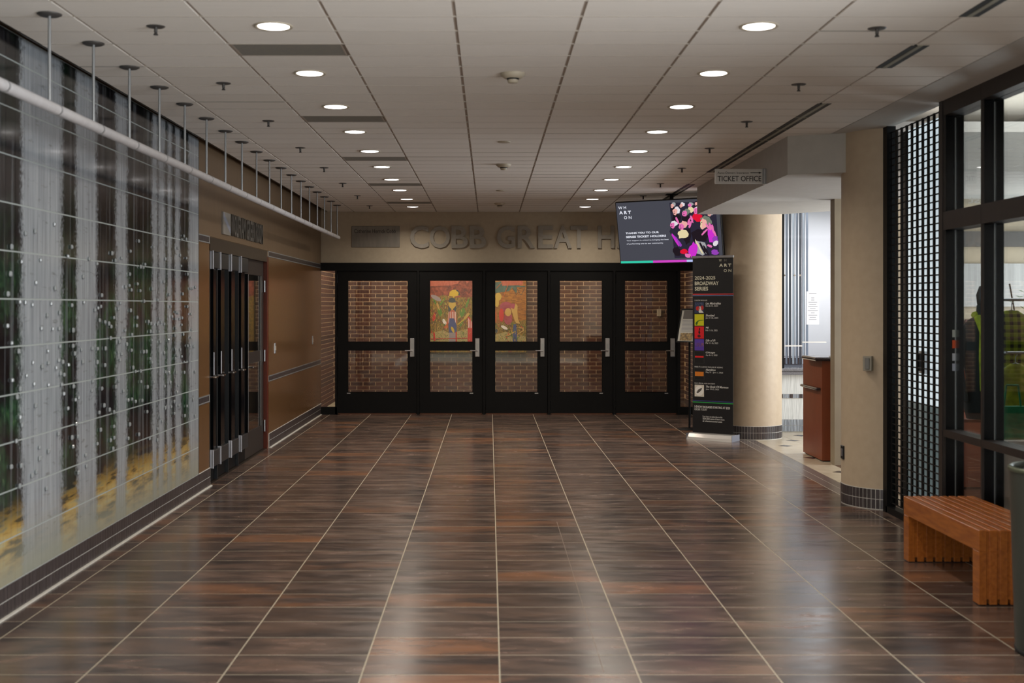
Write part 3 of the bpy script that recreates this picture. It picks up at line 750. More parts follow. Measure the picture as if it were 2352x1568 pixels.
shape('red', [(-60, -90), (860, -90), (860, 320), (400, 330), (250, 300), (100, 340), (-60, 300)])
shape('salmon', [(90, 130), (560, 130), (540, 160), (400, 170), (330, 185), (200, 190), (90, 195)])
shape('ochre', [(860, -90), (1260, -90), (1260, 1000), (860, 1000)])
shape('meadow', [(860, 640), (1260, 600), (1260, 1000), (860, 1000)])
shape('teal', [(860, 150), (1000, 130), (1180, 190), (1240, 190), (1200, 290), (1050, 250), (990, 260), (860, 280)])
shape('salmon', [(940, 100), (1210, 100), (1205, 180), (960, 188)])
shape('ochre', [(1000, 305), (1080, 205), (1140, 300), (1130, 205), (1240, 205), (1240, 305)])
for pts in (((1085, 210), (1135, 300), (1130, 302), (1080, 212)), ((1130, 205), (1185, 300), (1180, 302), (1126, 207)), ((1240, 200), (1190, 300), (1185, 297), (1236, 198))): shape('hair', pts)
shape('flower', [(90, 760), (250, 720), (330, 760), (560, 700), (610, 740), (610, 870), (90, 870)])
shape('flower', [(860, 780), (1000, 740), (1240, 800), (1240, 870), (860, 870)])
for (x, y, rx, ry, a) in ((480, 510, 30, 60, .3), (210, 500, 25, 60, -.3), (240, 380, 12, 60, .6), (540, 400, 14, 60, .3), (150, 380, 12, 40, -.5), (470, 640, 14, 50, .4)): ell('green', x, y, rx, ry, 10, a)
ell('grey', 165, 335, 70, 26, 12, .5); ell('red', 470, 200, 60, 90, 12, .4)
# seated girl: yellow parasol shape, hair, face, checked top, blue apron
shape('yellow', [(320, 310), (330, 260), (360, 240), (395, 235), (430, 255), (446, 295), (420, 312), (385, 318), (378, 345), (370, 318)])
ell('hair', 430, 270, 16, 38, 10, -.5); ell('yellow', 385, 278, 52, 32)
ell('hair', 358, 372, 42, 40); ell('hair', 328, 450, 18, 55); ell('hair', 390, 450, 18, 55)
shape('skin', [(318, 388), (400, 388), (402, 430), (380, 455), (368, 470), (368, 500), (352, 500), (350, 468), (330, 450), (316, 425)])
ell('hair', 360, 370, 38, 22)
shape('salmon', [(345, 480), (380, 478), (408, 520), (416, 630), (390, 645), (310, 645), (300, 620), (312, 520)])
for k in range(5): shape('white', [(318+20*k, 500), (324+20*k, 500), (322+20*k, 630), (316+20*k, 630)])
shape('blue', [(325, 580), (380, 580), (410, 660), (412, 740), (400, 800), (320, 800), (316, 660)])
shape('grey', [(320, 750), (400, 750), (400, 860), (318, 860)])
ell('yellow', 365, 715, 16, 40, 10, -.4); ell('scarlet', 145, 560, 20, 58, 12, .25); ell('cream', 190, 440, 10, 50, 8, -.4); ell('cream', 525, 560, 16, 60, 8, .6)
shape('yellow', [(420, 650), (500, 590), (570, 520), (580, 525), (505, 600), (425, 660)])
shape('scarlet', [(545, 560), (560, 560), (600, 620), (602, 860), (545, 860)])
for k in range(3): shape('white', [(552+16*k, 580+12*k), (558+16*k, 580+12*k), (562+16*k, 700), (554+16*k, 690)])
ell('orange', 285, 680, 28, 22); ell('orange', 295, 640, 14, 20); ell('white', 265, 620, 20, 40, 10, -.5)
shape('scarlet', [(100, 822), (545, 812), (545, 820), (100, 830)]); shape('scarlet', [(400, 740), (415, 740), (415, 860), (400, 860)]); shape('scarlet', [(130, 750), (150, 740), (158, 850), (138, 850)])
ell('skin', 912, 320, 38, 50); ell('skin', 895, 395, 26, 50); ell('orange', 882, 560, 10, 70)
ell('pink', 1010, 440, 80, 60); ell('pink', 1090, 440, 38, 40); ell('scarlet', 950, 540, 30, 80); ell('pink', 1030, 580, 50, 80); ell('cream', 1030, 505, 38, 50)
shape('cream', [(1060, 450), (1140, 490), (1150, 590), (1175, 645), (1130, 640), (1110, 610)]); shape('cream', [(1120, 400), (1145, 430), (1140, 525), (1095, 525), (1100, 470)])
shape('blue', [(1095, 650), (1125, 650), (1135, 740), (1135, 860), (1088, 860), (1088, 740)])
shape('cream', [(1130, 685), (1215, 690), (1218, 730), (1140, 780), (1136, 770), (1205, 725), (1200, 702), (1130, 695)])
shape('cream', [(1000, 780), (1120, 730), (1122, 740), (1040, 790), (1000, 790)])
for a, b in (((885, 220), (960, 140)), ((950, 380), (1040, 140))): shape('orange', [a, (a[0]+5, a[1]+3), (b[0]+5, b[1]+3), b])
RS = random.Random(5)
for nm_, n_ in (('green', 60), ('hair', 40), ('cream', 50), ('scarlet', 22), ('skin', 35)):
    lay[0] += 1; y_ = -.0005-lay[0]*.00018; mb = MB()
    for k_ in range(n_):
        lo_ = RS.random() < .62; cx_ = RS.uniform(100, 600) if lo_ else RS.uniform(880, 1235); cy_ = RS.uniform(360, 860) if lo_ else RS.uniform(640, 860)
        if lo_ and 300 < cx_ < 430: continue
        a_ = RS.uniform(.8, 2.3); l_ = RS.uniform(8, 30); w_ = RS.uniform(2, 5); dx, dy = math.cos(a_)*l_, math.sin(a_)*l_; ex, ey = -math.sin(a_)*w_, math.cos(a_)*w_
        q = [P(cx_-dx, cy_-dy), P(cx_+ex, cy_+ey), P(cx_+dx, cy_+dy), P(cx_-ex, cy_-ey)]; mb.add([(min(max(x, xa), xb), y_, min(max(z, za), zb)) for x, z in q], [(0, 1, 2, 3)])
    mb.build('painted_strokes', PM[nm_], pt, kind='stuff')
ell('white', 985, 690, 45, 18, 12, .5); ell('hair', 890, 730, 14, 26)

# ------------------------------------------------------------------ COLUMNS AND BULKHEAD
def column(x, y, r, z1, a0, a1, lab, nt, yb=None):
    c = empty('column', (x, y, 0), label=lab, cat='column')
    n = 48; g0, g1 = math.radians(a0), math.radians(a1)
    full = (a1-a0) >= 360
    pts = [(r*math.cos(g0+(g1-g0)*k/n), r*math.sin(g0+(g1-g0)*k/n)) for k in range(n+(0 if full else 1))]
    mb = MB(); N = len(pts)
    mb.add([(p[0], p[1], .165) for p in pts]+[(p[0], p[1], z1) for p in pts], [(k, (k+1) % N, N+(k+1) % N, N+k) for k in range(N if full else N-1)], True)
    mb.add([(p[0], p[1], .165) for p in pts]+[(p[0], p[1], z1) for p in pts], [tuple(range(N-1, -1, -1)), tuple(range(N, 2*N))]+([] if full else [(N-1, 0, N, 2*N-1)]))
    mb.build('shaft', M['column'], c)
    mb = MB(); q = (r+.002)/r; P2 = [(p[0]*q, p[1]*q) for p in pts]
    mb.prism(P2, 'z', 0, .165); mb.build('base_backing', M['base_grout'], c)
    tw = .0335; nn = int((g1-g0)*r/tw); tm = MB().box(-.004, .0, -.0145, .0145, 0, .073).mesh('base_tile'); tm.materials.append(M['mosaic'])
    for k in range(nn):
        g = g0+(k+.5)*(g1-g0)/nn
        if not (nt[0] < math.degrees(g) < nt[1]): continue
        for q2 in (0, 1):
            o = link('base_tile', tm, c, ((r+.005)*math.cos(g), (r+.005)*math.sin(g), .008+.079*q2)); o.rotation_euler = (0, 0, g)
    return c
cn = column(3.27, 9.85, .375, 3.018, 110, 250+2, 'beige half round column beside the rolling grille, with a dark tiled foot', (150, 254))
cfx = column(3.23, 14.87, .375, 3.02, 0, 360, 'round beige column behind the tall banner, with a dark tiled foot', (150, 345))
# flat face of the near column towards the grille
MB().box(-.14, -.13, -.34, .34, 0, 3.018).build('end_panel', M['column'], cn)
s = empty('card_reader', (px(1996, 835, 9.49)[0], 9.525, px(1996, 835, 9.49)[2]), label='small grey card reader plate on the near beige column', cat='card reader')
s.rotation_euler = (0, 0, math.radians(-30))
MB().bbox(-.034, .034, -.014, .05, -.058, .058, .003).build('plate', mat('reader_plate', '#8b8577', .5), s); MB().bbox(-.018, .018, -.022, -.010, -.045, .045, .003).build('reader', mat('reader_grey', '#6d6b66', .4), s)
o = empty('outlet_box', (px(1939, 1038, 9.85)[0]-.012, 9.85, px(1939, 1038, 9.85)[2]), label='small dark outlet box low on the left side of the near column', cat='outlet')
MB().bbox(-.008, .03, -.035, .035, -.055, .055, .003).build('cover', M['dark_plastic'], o); MB().box(-.012, -.007, -.015, .015, -.03, .03).build('socket_face', M['steel'], o)

poly = [(2.47, 9.97), (2.87, 9.80), (3.1, 9.72), (5.6, 9.72), (5.6, 13.45), (3.93, 13.75), (3.5, 14.2), (3.23, 14.3), (2.46, 14.25)]
bk = MB().prism(poly, 'z', 2.70, 3.019)
M['bulk'] = noisy('bulkhead_paint', '#aaa69f', '#b0aca5', 12, .65)
bo = bk.build('ceiling_bulkhead', M['bulk'], kind='structure'); recalc(bo.data)
r = empty('soffit_light', (4.02, 13.15, 2.70), label='small round white light in the underside of the ticket office bulkhead', cat='ceiling light')
link('trim_ring', ring, r, (0, 0, -.001)); link('lens', lens, r, (0, 0, -.003))

# ticket office sign hanging off the bulkhead face
p0 = px(1642, 388, 10.74); p1 = px(1762, 422, 10.74)
s = empty('ticket_office_sign', (2.47, 10.74, 2.77), label='grey metal sign with an arrow reading TICKET OFFICE projecting from the bulkhead', cat='sign')
hw = 2.47-p0[0]
MB().bbox(-hw, -.035, -.008, .008, -.066, .066, .002).build('plate', mat('pale_sign_metal', '#c4c2bf', .5), s)
MB().bbox(-.035, .002, -.014, .014, -.070, .070, .003).build('bracket', M['rod'], s)
MB().tube((-.015, -.018, -.062), (-.015, -.018, .062), .004, 8).build('pin', M['chrome'], s)
text_mesh('Auto-Owners Insurance', M['ink'], 'small_line', s, -hw+.022, -hw+.30, .022, .042, -.0082, .0006)
text_mesh('TICKET OFFICE', M['ink'], 'main_line', s, -hw+.022, -hw+.412, -.045, .004, -.0082, .0006, bold=.01)
MB().box(-hw+.315, -hw+.395, -.0092, -.008, .028, .035).prism([(-hw+.39, .022), (-hw+.418, .0315), (-hw+.39, .041)], 'y', -.0092, -.008).build('arrow', M['ink'], s)

# ------------------------------------------------------------------ TICKET BAY
wt = MB().box(3.6, 6.3, 15.45, 15.6, 0, .735).box(6.15, 6.3, 9.7, 17.9, 0, 3.2).box(3.6, 3.62, 15.25, 17.9, 0, 3.1).build('wall_ticket_bay', M['mosaic_light'], kind='structure')
MB().box(3.6, 6.2, 17.35, 17.45, 0, 3.1).build('wall_office', mat('office_wall', '#d6d3d6', .7), kind='structure')
bt = empty('baseboard_bay', (3.6, 15.45, 0), kind='structure')
mb = MB()
for k in range(66):
    for q in (0, 1): mb.box(k*.038+.0015, k*.038+.0365, -.012, 0, .008+.079*q, .081+.079*q)
mb.build('base_tiles', M['mosaic_blue'], bt, kind='stuff')
MB().box(0, 2.55, -.006, 0, 0, .165).build('backing', M['base_grout'], bt)
ta = empty('trim_5', (3.6, 15.45, .43), kind='structure')
MB().box(0, 2.55, -.006, 0, 0, .058).build('backing', M['base_grout'], ta)
for tone, off_ in ((M['mosaic'], 0), (M['mosaic_blue'], 1)):
    mb = MB()
    for k in range(60):
        if (k*7 % 3 == 0) == (off_ == 0): mb.box(k*.042, k*.042+.038, -.011, 0, .004, .054)
    mb.build('accent_tiles', tone, ta, kind='stuff')
wn_ = empty('window_2', (3.7, 15.45, .735), kind='structure')
MB().bbox(-.12, 2.4, -.10, .12, .0, .05, .006).bbox(-.12, 2.4, -.13, .10, .05, .085, .006).build('granite_sill', M['granite'], wn_)
MB().box(px(1795, 0, 15.45)[0]-3.7, px(1800, 0, 15.45)[0]-3.7, -.03, .03, .085, 2.28).build('frame_post', M['black'], wn_)
MB().box(px(1915, 0, 15.45)[0]-3.7, px(1920, 0, 15.45)[0]-3.7, -.03, .03, .085, 2.28).build('frame_post', M['black'], wn_)
MB().box(-.05, 2.4, -.02, .02, 2.24, 2.28).build('frame_head', M['black'], wn_)
MB().box(.05, 2.4, -.004, .004, .09, 2.24).build('glass_pane', M['clear'], wn_)
MB().box(px(1841.5, 0, 15.45)[0]-3.7, px(1843, 0, 15.45)[0]-3.7, -.008, .008, .09, 2.24).build('glass_joint', M['chip'], wn_)
for (u0, u1, v) in ((1798, 1842, 794), (1842, 1897, 785.5)):
    a = px(u0, v, 15.45); b = px(u1, v, 15.45); MB().box(a[0]-3.7, b[0]-3.7, -.02, .0, a[2]-.735-.008, a[2]-.735+.008).build('glass_channel', M['white'], wn_)
for u in (1802, 1825, 1838, 1912, 1922):
    a = px(u, 632, 15.42); MB().tube((a[0]-3.7, -.03, a[2]-.735), (a[0]-3.7, .0, a[2]-.735), .012, 8).build('glass_clip', M['chrome'], wn_)
bl = empty('vertical_blinds', (3.85, 15.9, 2.9), label='grey vertical blinds inside the left part of the ticket window', cat='blinds')
MB().box(-.15, .45, -.03, .03, 0, .06).build('head_rail', M['white'], bl)
bmx = [mat('blind_pale', '#a6abb2', .6), mat('blind_mid', '#747a86', .6), mat('blind_dark', '#3c4048', .6), mat('blind_white', '#c6c8cc', .6)]
for k in range(11):
    MB().prism([(-.12+k*.045, -.012), (-.12+k*.045+.036, .014), (-.12+k*.045+.036, .018), (-.12+k*.045, -.008)], 'z', -2.05, 0).build('slat', bmx[(k*5+k//3) % 4], bl)
for k in range(0):
    pass
a = px(1853, 669, 15.42); b = px(1882, 745, 15.42)
s = empty('window_notice', ((a[0]+b[0])/2, 15.435, (a[2]+b[2])/2), label='white paper notice taped inside the ticket window', cat='notice')
hw_, hh = (b[0]-a[0])/2, (a[2]-b[2])/2
MB().box(-hw_, hw_, -.001, .001, -hh, hh).build('sheet', M['paper'], s)
mb = MB()
for k, wq in enumerate((.6, .0, .25, .25, .7, .55, .75, .45, .8, .3, .7, .5, .6)):
    if wq: mb.box(-hw_*wq, hw_*wq, -.0018, -.001, hh*(.85-.13*k), hh*(.85-.13*k)+.007)
mb.build('printed_lines', M['chip'], s)
of = empty('office_shelf', (4.25, 17.0, .9), label='low grey office cabinet behind the ticket window', cat='cabinet')
MB().bbox(-.45, .9, -.2, .25, -.1, .0, .01).build('worktop', M['granite_dark'], of); MB().box(-.42, .87, -.17, .25, -.9, -.1).build('body', M['chip'], of); MB().box(-.4, .2, -.18, -.17, -.85, -.15).build('door', M['white'], of); MB().box(.22, .85, -.18, -.17, -.85, -.15).build('door', M['white'], of)

# reception desk
dk = empty('reception_desk', (3.45, 12.48, 0), label='reddish brown reception desk with a dark stone top half hidden by the near column', cat='desk')
MB().box(.0, 1.6, 0, .75, .012, 1.045).build('body', M['desk'], dk)
MB().box(.02, 1.58, .02, .73, 0, .012).build('plinth', M['black'], dk)
MB().bbox(-.085, 1.65, -.05, .5, 1.045, 1.083, .012).build('stone_top', M['granite_dark'], dk)
MB().bbox(-.05, .02, .05, .7, .735, .762, .01).build('side_ledge', M['granite_dark'], dk)
p_ = px(1927, 806, 12.55)
r = empty('desk_monitor', (3.72, 12.7, 1.083), label='black computer monitor on the reception desk beside the near column', cat='monitor')
MB().bbox(-.09, .09, -.06, .06, 0, .012, .003).tube((0, 0, .01), (0, 0, .07), .012).build('stand', M['dark_plastic'], r)
MB().bbox(-.075, .30, -.02, .015, .03, .20, .005).build('panel', M['dark_plastic'], r); MB().box(-.068, .293, -.022, -.02, .04, .19).build('screen', mat('off_screen', '#3c444e', .15), r)
MB().bbox(-.1, .1, -.05, .05, 0, .012, .002).build('paper_stack', M['paper'], loc=(3.64, 12.5, 1.083), label='small stack of white papers on the reception desk', cat='papers')

# ------------------------------------------------------------------ TV
tv_c = Vector((2.24, 15.0, 2.545)); psi = math.radians(-33); tau = math.radians(11)
tv = empty('hanging_screen', tv_c, label='large flat display hung from the ceiling showing a thank you slide', cat='display')
tv.rotation_euler = (tau, 0, psi)
TW, TH = 1.41, .80
MB().bbox(-TW/2, TW/2, -.02, .035, -TH/2, TH/2, .006).build('casing', M['dark_plastic'], tv)
MB().box(-.25, .25, .035, .08, -.2, .2).build('wall_bracket', M['plate'], tv)
pm = empty('ceiling_mount', (tv_c.x+.05, tv_c.y+.12, 3.02), label='short black ceiling pole holding the hanging screen', cat='mount')
MB().tube((0, 0, 0), (0, 0, -.42), .024, 12).build('pole', M['black'], pm); MB().bbox(-.07, .07, -.07, .07, -.012, 0, .003).build('ceiling_plate', M['black'], pm)
SM = lambda n, c, e=1.0: mat(n, '#000000', .3, emit=c, es=e)
T0 = (135, 197); 
def tvp(cx, cy):
    # crop of the photograph -> local panel coordinates
    xl = 133+57*(cy-195)/662; xr = 1128+55*(cy-158)/677
    yt = 195-37*(cx-133)/995; ybm = 860-22*(cx-190)/993
    return ((cx-xl)/(xr-xl)*TW-TW/2, TH/2-(cy-yt)/(ybm-yt)*TH)
tl = [0]
def tvshape(m_, pts, nm='slide_shape'):
    tl[0] += 1; y = -.0205-tl[0]*.00012
    q = [tvp(*p) for p in pts]; return MB().add([(x, y, z) for x, z in q], [tuple(range(len(q)))]).build(nm, m_, tv)
b_ = .012
MB().box(-TW/2+b_, TW/2-b_, -.0205, -.02, -TH/2+b_, TH/2-b_).build('slide_background', SM('screen_slate', '#45464f', .9), tv)
mint = SM('screen_mint', '#2fbfa0', 1.0); mag = SM('screen_magenta', '#c43fb8', 1.0); lav = SM('screen_lavender', '#a9b4e0', 1.0); wht = SM('screen_white', '#d8dae4', 1.0)
def strip(m_, a, b): MB().box(-TW/2+b_+(TW-2*b_)*a, -TW/2+b_+(TW-2*b_)*b, -.0215, -.0205, -TH/2+b_, -TH/2+b_+.028).build('colour_bar', m_, tv)
strip(mint, 0, .325); strip(mag, .325, .655); strip(lav, .655, 1)
def tvtext(body, x0, y0, x1, y1, bold=0):
    a = tvp(x0, y1); b = tvp(x1, y0); text_mesh(body, wht, 'slide_text', tv, a[0], b[0], a[1], b[1], -.0206, .0008, bold)
tvtext('W H', 168, 238, 243, 272, .01); tvtext('A R T', 178, 287, 292, 325, .04); tvtext('O N', 226, 343, 297, 377, .01)
tvtext('THANK YOU TO OUR', 243, 508, 568, 537, .035); tvtext('SERIES TICKET HOLDERS', 247, 545, 636, 578, .035)
tvtext('Your support is critical to bringing the best', 252, 588, 661, 616, .0); tvtext('of performing arts to our community.', 254, 624, 612, 652, .0)
# audience picture: overlapping clapping people
TC = {k: SM('picture_'+k, v, 1.0) for k, v in {'dark': '#1c141c', 'pink': '#d86aa8', 'magenta': '#c22cc0', 'skin': '#e0a49c', 'white': '#d6d0d6', 'grey': '#98989a', 'red': '#d01030', 'green': '#5c7a50', 'violet': '#8a3ca8', 'teal': '#3c6a60', 'cream': '#d8c89c', 'navy': '#272434', 'hair': '#6a7466'}.items()}
def te(c, x, y, rx, ry, a=0, n=14):
    tvshape(TC[c], [(x+q*(rx*math.cos(2*PI*k/n)*math.cos(a)-ry*math.sin(2*PI*k/n)*math.sin(a)), y+q*(rx*math.cos(2*PI*k/n)*math.sin(a)+ry*math.sin(2*PI*k/n)*math.cos(a))) for k in range(n) for q in (R.uniform(.72, 1.12),)], 'picture_shape')
tvshape(TC['navy'], [(665, 212), (960, 205), (1092, 202), (1138, 772), (925, 788), (722, 794)], 'picture_area')
def fan(x, y, k, hair, face, body, turn=-1):
    te(body, x+2, y+60*k, 38*k, 40*k); te(hair, x+5*k, y-8*k, 30*k, 30*k); te(face, x+turn*9*k, y+6*k, 20*k, 28*k)
    te('navy', x+turn*16*k, y, 4*k, 3*k); te('dark', x+turn*14*k, y+16*k, 8*k, 3*k)
for a_ in ((700, 238, .8, 'grey', 'skin', 'dark'), (785, 238, .8, 'white', 'skin', 'navy'), (865, 236, .85, 'grey', 'pink', 'cream'), (922, 222, .7, 'dark', 'skin', 'dark'), (1050, 330, .9, 'grey', 'skin', 'navy')): fan(*a_)
fan(732, 300, 1.25, 'white', 'skin', 'dark'); fan(822, 318, 1.2, 'hair', 'pink', 'dark'); fan(932, 290, 1.3, 'white', 'pink', 'red')
fan(708, 440, 1.15, 'white', 'pink', 'navy'); te('dark', 840, 560, 40, 100); fan(795, 455, 1.4, 'skin', 'pink', 'cream')
for (x, y, a) in ((852, 410, .2), (880, 385, -.3), (866, 440, .3), (745, 398, -.4)): te('pink', x, y, 11, 40, a)
te('violet', 745, 610, 18, 80, -.6); te('magenta', 728, 600, 12, 80, -.5)
te('dark', 960, 560, 90, 70); te('hair', 1012, 405, 56, 58); te('skin', 988, 435, 34, 56); te('cream', 968, 440, 7, 44); te('navy', 972, 420, 6, 4)
te('magenta', 1060, 540, 30, 100, -.1)
for (x, y, a) in ((1030, 465, -.5), (1050, 460, -.3), (1075, 485, -.2), (1000, 520, .7), (1095, 540, -.4)): te('pink', x, y, 11, 48, a)
te('violet', 1100, 610, 30, 50); te('lav' if False else 'white', 1104, 640, 26, 30, .3); te('red', 810, 722, 40, 26); te('dark', 745, 725, 40, 55)
te('grey', 968, 690, 66, 96, -.4); te('magenta', 900, 705, 45, 86, .1); te('cream', 955, 680, 8, 88, -.45); te('dark', 985, 690, 12, 84, -.45); te('dark', 1022, 720, 12, 66, -.45)
te('pink', 850, 765, 34, 24); te('violet', 1100, 735, 34, 33); te('pink', 1052, 668, 26, 14, .4)

# ------------------------------------------------------------------ BANNER
ban = empty('banner_stand', (2.695, 14.52, 0), label='tall black roll up banner listing the Broadway series in front of the column', cat='banner')
ban.rotation_euler = (0, 0, math.radians(-36))
BW = .53; BZ0, BZ1 = .075, 2.20
MB().box(-BW/2, BW/2, -.0015, .0015, BZ0, BZ1).build('printed_sheet', mat('banner_black', '#141416', .45), ban)
MB().bbox(-BW/2-.008, BW/2+.008, -.013, .013, BZ1-.008, BZ1+.022, .004).build('top_rail', M['steel'], ban)
MB().prism([(-.11, 0), (.11, 0), (.10, .03), (.05, .068), (.0, .078), (-.05, .068), (-.10, .03)], 'x', -BW/2-.03, BW/2+.03).build('base_cassette', mat('satin_aluminium', '#b9b6b2', .35, .6), ban)
MB().box(-BW/2-.034, -BW/2-.03, -.11, .11, 0, .074).box(BW/2+.03, BW/2+.034, -.11, .11, 0, .074).build('end_cap', M['chip'], ban)
for x in (-.2, .2): MB().bbox(x-.02, x+.02, -.19 if False else -.03, .20, .0, .012, .003).build('foot', M['plate'], ban)
MB().tube((0, .025, .05), (0, .02, 2.19), .007, 8).build('support_pole', M['rod'], ban)
def bp(cx, cy): return ((cx-203)/(252-.006*(cy-100))*BW-BW/2, BZ1-(cy-102)/1376*(BZ1-BZ0))
def btext(body, x0, y0, x1, y1, mt, bold=0, it=0, nm='banner_text'):
    a = bp(x0, y1); b = bp(x1, y0); text_mesh(body, mt, nm, ban, a[0], b[0], a[1], b[1], -.0016, .0006, bold, italic=it)
cream = mat('banner_cream_ink', '#d4d2bd', .5); bw_ = mat('banner_white_ink', '#d6d6d2', .5); dim = mat('banner_dim_ink', '#7d7b70', .5)
btext('W', 368, 115, 385, 136, cream); btext('H', 401, 115, 414, 136, dim); btext('A R T', 369, 153, 444, 176, cream, .05); btext('O N', 397, 196, 444, 217, cream, .01)
btext('2024-2025', 216, 247, 345, 274, cream, .015); btext('BROADWAY', 216, 288, 366, 318, cream, .02); btext('SERIES', 216, 330, 300, 360, cream, .02)
def brect(x0, y0, x1, y1, c, d=.0006, nm='banner_stripe', y=-.0016):
    a = bp(x0, y1); b = bp(x1, y0); return MB().box(a[0], b[0], y-d, y+.0002, a[1], b[1]).build(nm, c, ban)
C = lambda n, h: mat(n, h, .5)
brect(203, 385, 457, 392, C('banner_red', '#c8383e')); brect(203, 397, 457, 402, C('banner_slate', '#6f7fb0'))
btext('5-SHOW PACKAGE', 215, 432, 294, 442, bw_)
SH = [('Les Misérables', 'Oct 8-13, 2024', 450, 537, 284, 452, 379, 380-0, '#283452'), ('Shucked', 'Jan 21-26, 2025', 545, 636, 284, 546, 340, 0, '#c3c010'), ('MJ', 'Feb 11-16, 2025', 642, 737, 284, 643, 304, 0, '#cf1520'),
      ('Life of Pi', 'Mar 11-16, 2025', 742, 831, 284, 742, 344, 0, '#54379c'), ('Chicago', 'Apr 8-13, 2025', 838, 930, 284, 838, 341, 0, '#0c0c0d'), ('Hamilton', 'May 21 - June 1, 2025', 970, 1060, 284, 972, 344, 0, '#0d0c0c'), ('The Book Of Mormon', 'June 19-22, 2025', 1101, 1193, 284, 1104, 421, 0, '#cfcabc')]
DW = {'Oct': 361, 'Jan': 362, 'Feb': 357, 'Mar': 360, 'Apr': 356, 'May': 389, 'June': 364}
for i, (nm, dt, y0, y1, x0, ty, x1, _, colr_) in enumerate(SH):
    if i in (4, 5): brect(214, y0-1, 274, y1+1, C('tile_outline', '#4c4a48'), .0003, 'show_tile')
    brect(215, y0, 273, y1, C('show_tile_%d' % i, colr_), .0006, 'show_tile')
    btext(nm, x0, ty, x1, ty+17, bw_, .015, .25); btext(dt, x0, ty+22, DW[dt.split()[0]], ty+37, bw_, .0)
def bsh(pts, c, nm='tile_art'):
    q = [bp(*p) for p in pts]; MB().add([(x, -.0026, z) for x, z in q], [tuple(range(len(q)))]).build(nm, c, ban)
def bel(x, y, rx, ry, c, n=14): bsh([(x+rx*math.cos(2*PI*k/n), y-ry*math.sin(2*PI*k/n)*1) for k in range(n)][::-1], c)
wh = C('tile_white', '#d8d4cf'); rdm = C('tile_red', '#b02420')
btext('Les Miz', 219, 455, 270, 471, wh); bel(236, 500, 13, 18, rdm); bel(262, 495, 10, 18, rdm); bel(249, 503, 9, 20, wh); bsh([(240, 520), (260, 515), (272, 535), (243, 535)], wh)
bsh([(218, 625), (232, 598), (246, 592), (272, 590), (272, 594), (246, 597), (238, 604), (232, 628), (226, 628)], C('tile_green', '#3c6a14')); bsh([(226, 632), (222, 605), (226, 605), (231, 632)], C('tile_green2', '#4c7a1a'))
bsh([(246, 648), (251, 660), (246, 675), (252, 690), (244, 705), (238, 690), (241, 672)], C('tile_ink', '#2a0c0c')); bel(243, 718, 10, 12, C('tile_ink2', '#4c0c10'))
btext('LIFE PI', 219, 772, 270, 800, C('tile_orange', '#dc9a3c'), .03)
brect(217, 874, 271, 887, C('tile_bar_red', '#cf1c1c'), .0009, 'tile_art'); brect(217, 998, 271, 1032, C('tile_bar_orange', '#c9741c'), .0009, 'tile_art')
bel(244, 1147, 26, 40, C('tile_pale', '#e4e2dc')); bsh([(226, 1160), (240, 1135), (262, 1122), (258, 1140), (246, 1158), (232, 1168)], C('tile_dove', '#55524e'))
btext('MAKE IT A 6-SHOW PACKAGE BY ADDING', 215, 954, 388, 965, bw_); btext('PLUS, SPECIAL ADD-ON EVENT', 215, 1084, 341, 1095, bw_)
brect(203, 1223, 450, 1228, C('banner_indigo', '#3c3f86')); brect(203, 1234, 450, 1241, C('banner_green', '#2a9c4a'))
btext('5-SHOW PACKAGES STARTING AT $220', 214, 1264, 430, 1284, bw_, .02); btext('ORDER TODAY', 214, 1286, 292, 1302, bw_)
btext('Scan here to subscribe to the', 264, 1340, 384, 1354, bw_); btext('2024-2025 season & learn more', 264, 1358, 396, 1371, bw_, .015); btext('at whartoncenter.com', 264, 1376, 382, 1389, bw_, .015)

# floor sign behind the banner
e = empty('floor_sign', (2.62, 15.75, 0), label='slanted framed notice on a black stand partly hidden behind the banner', cat='sign')
e.rotation_euler = (0, 0, math.radians(-48))
MB().lathe([(0, .02), (.10, .018), (.15, .010), (.155, 0), (0, 0)], n=28).build('base', M['black'], e)
MB().tube((0, 0, .01), (0, 0, 1.16), .014, 12).build('pole', M['black'], e)
fr_ = empty('frame_tilt'); 
def tilt(mb):
    ca, sa = math.cos(math.radians(-14)), math.sin(math.radians(-14))
    mb.v = [(x, -.03+y*ca-(z)*sa*-1*-1, 1.36+y*sa*-1+z*ca) for x, y, z in mb.v]; return mb
bpy.data.objects.remove(fr_)
tilt(MB().box(-.15, .15, -.008, .014, -.225, -.21).box(-.15, .15, -.008, .014, .21, .225).box(-.15, -.135, -.008, .014, -.21, .21).box(.135, .15, -.008, .014, -.21, .21)).build('frame', M['black'], e)
tilt(MB().box(-.136, .136, -.002, .010, -.211, .211)).build('notice_sheet', mat('notice_paper', '#a9a8a0', .6), e)
mb = MB()
for k in range(9): mb.box(-.10, .10-(.03 if k % 3 == 2 else 0), -.0035, -.002, .06-k*.017, .066-k*.017)
tilt(mb).build('printed_lines', M['chip'], e)
tilt(MB().box(-.10, .10, -.004, -.002, .09, .20)).build('printed_photo', mat('notice_photo_a', '#55504c', .6), e)
tilt(MB().box(-.10, .10, -.004, -.002, -.20, -.10)).build('printed_photo', noisy('notice_photo_b', '#3a3028', '#a48a58', 40, .6), e)

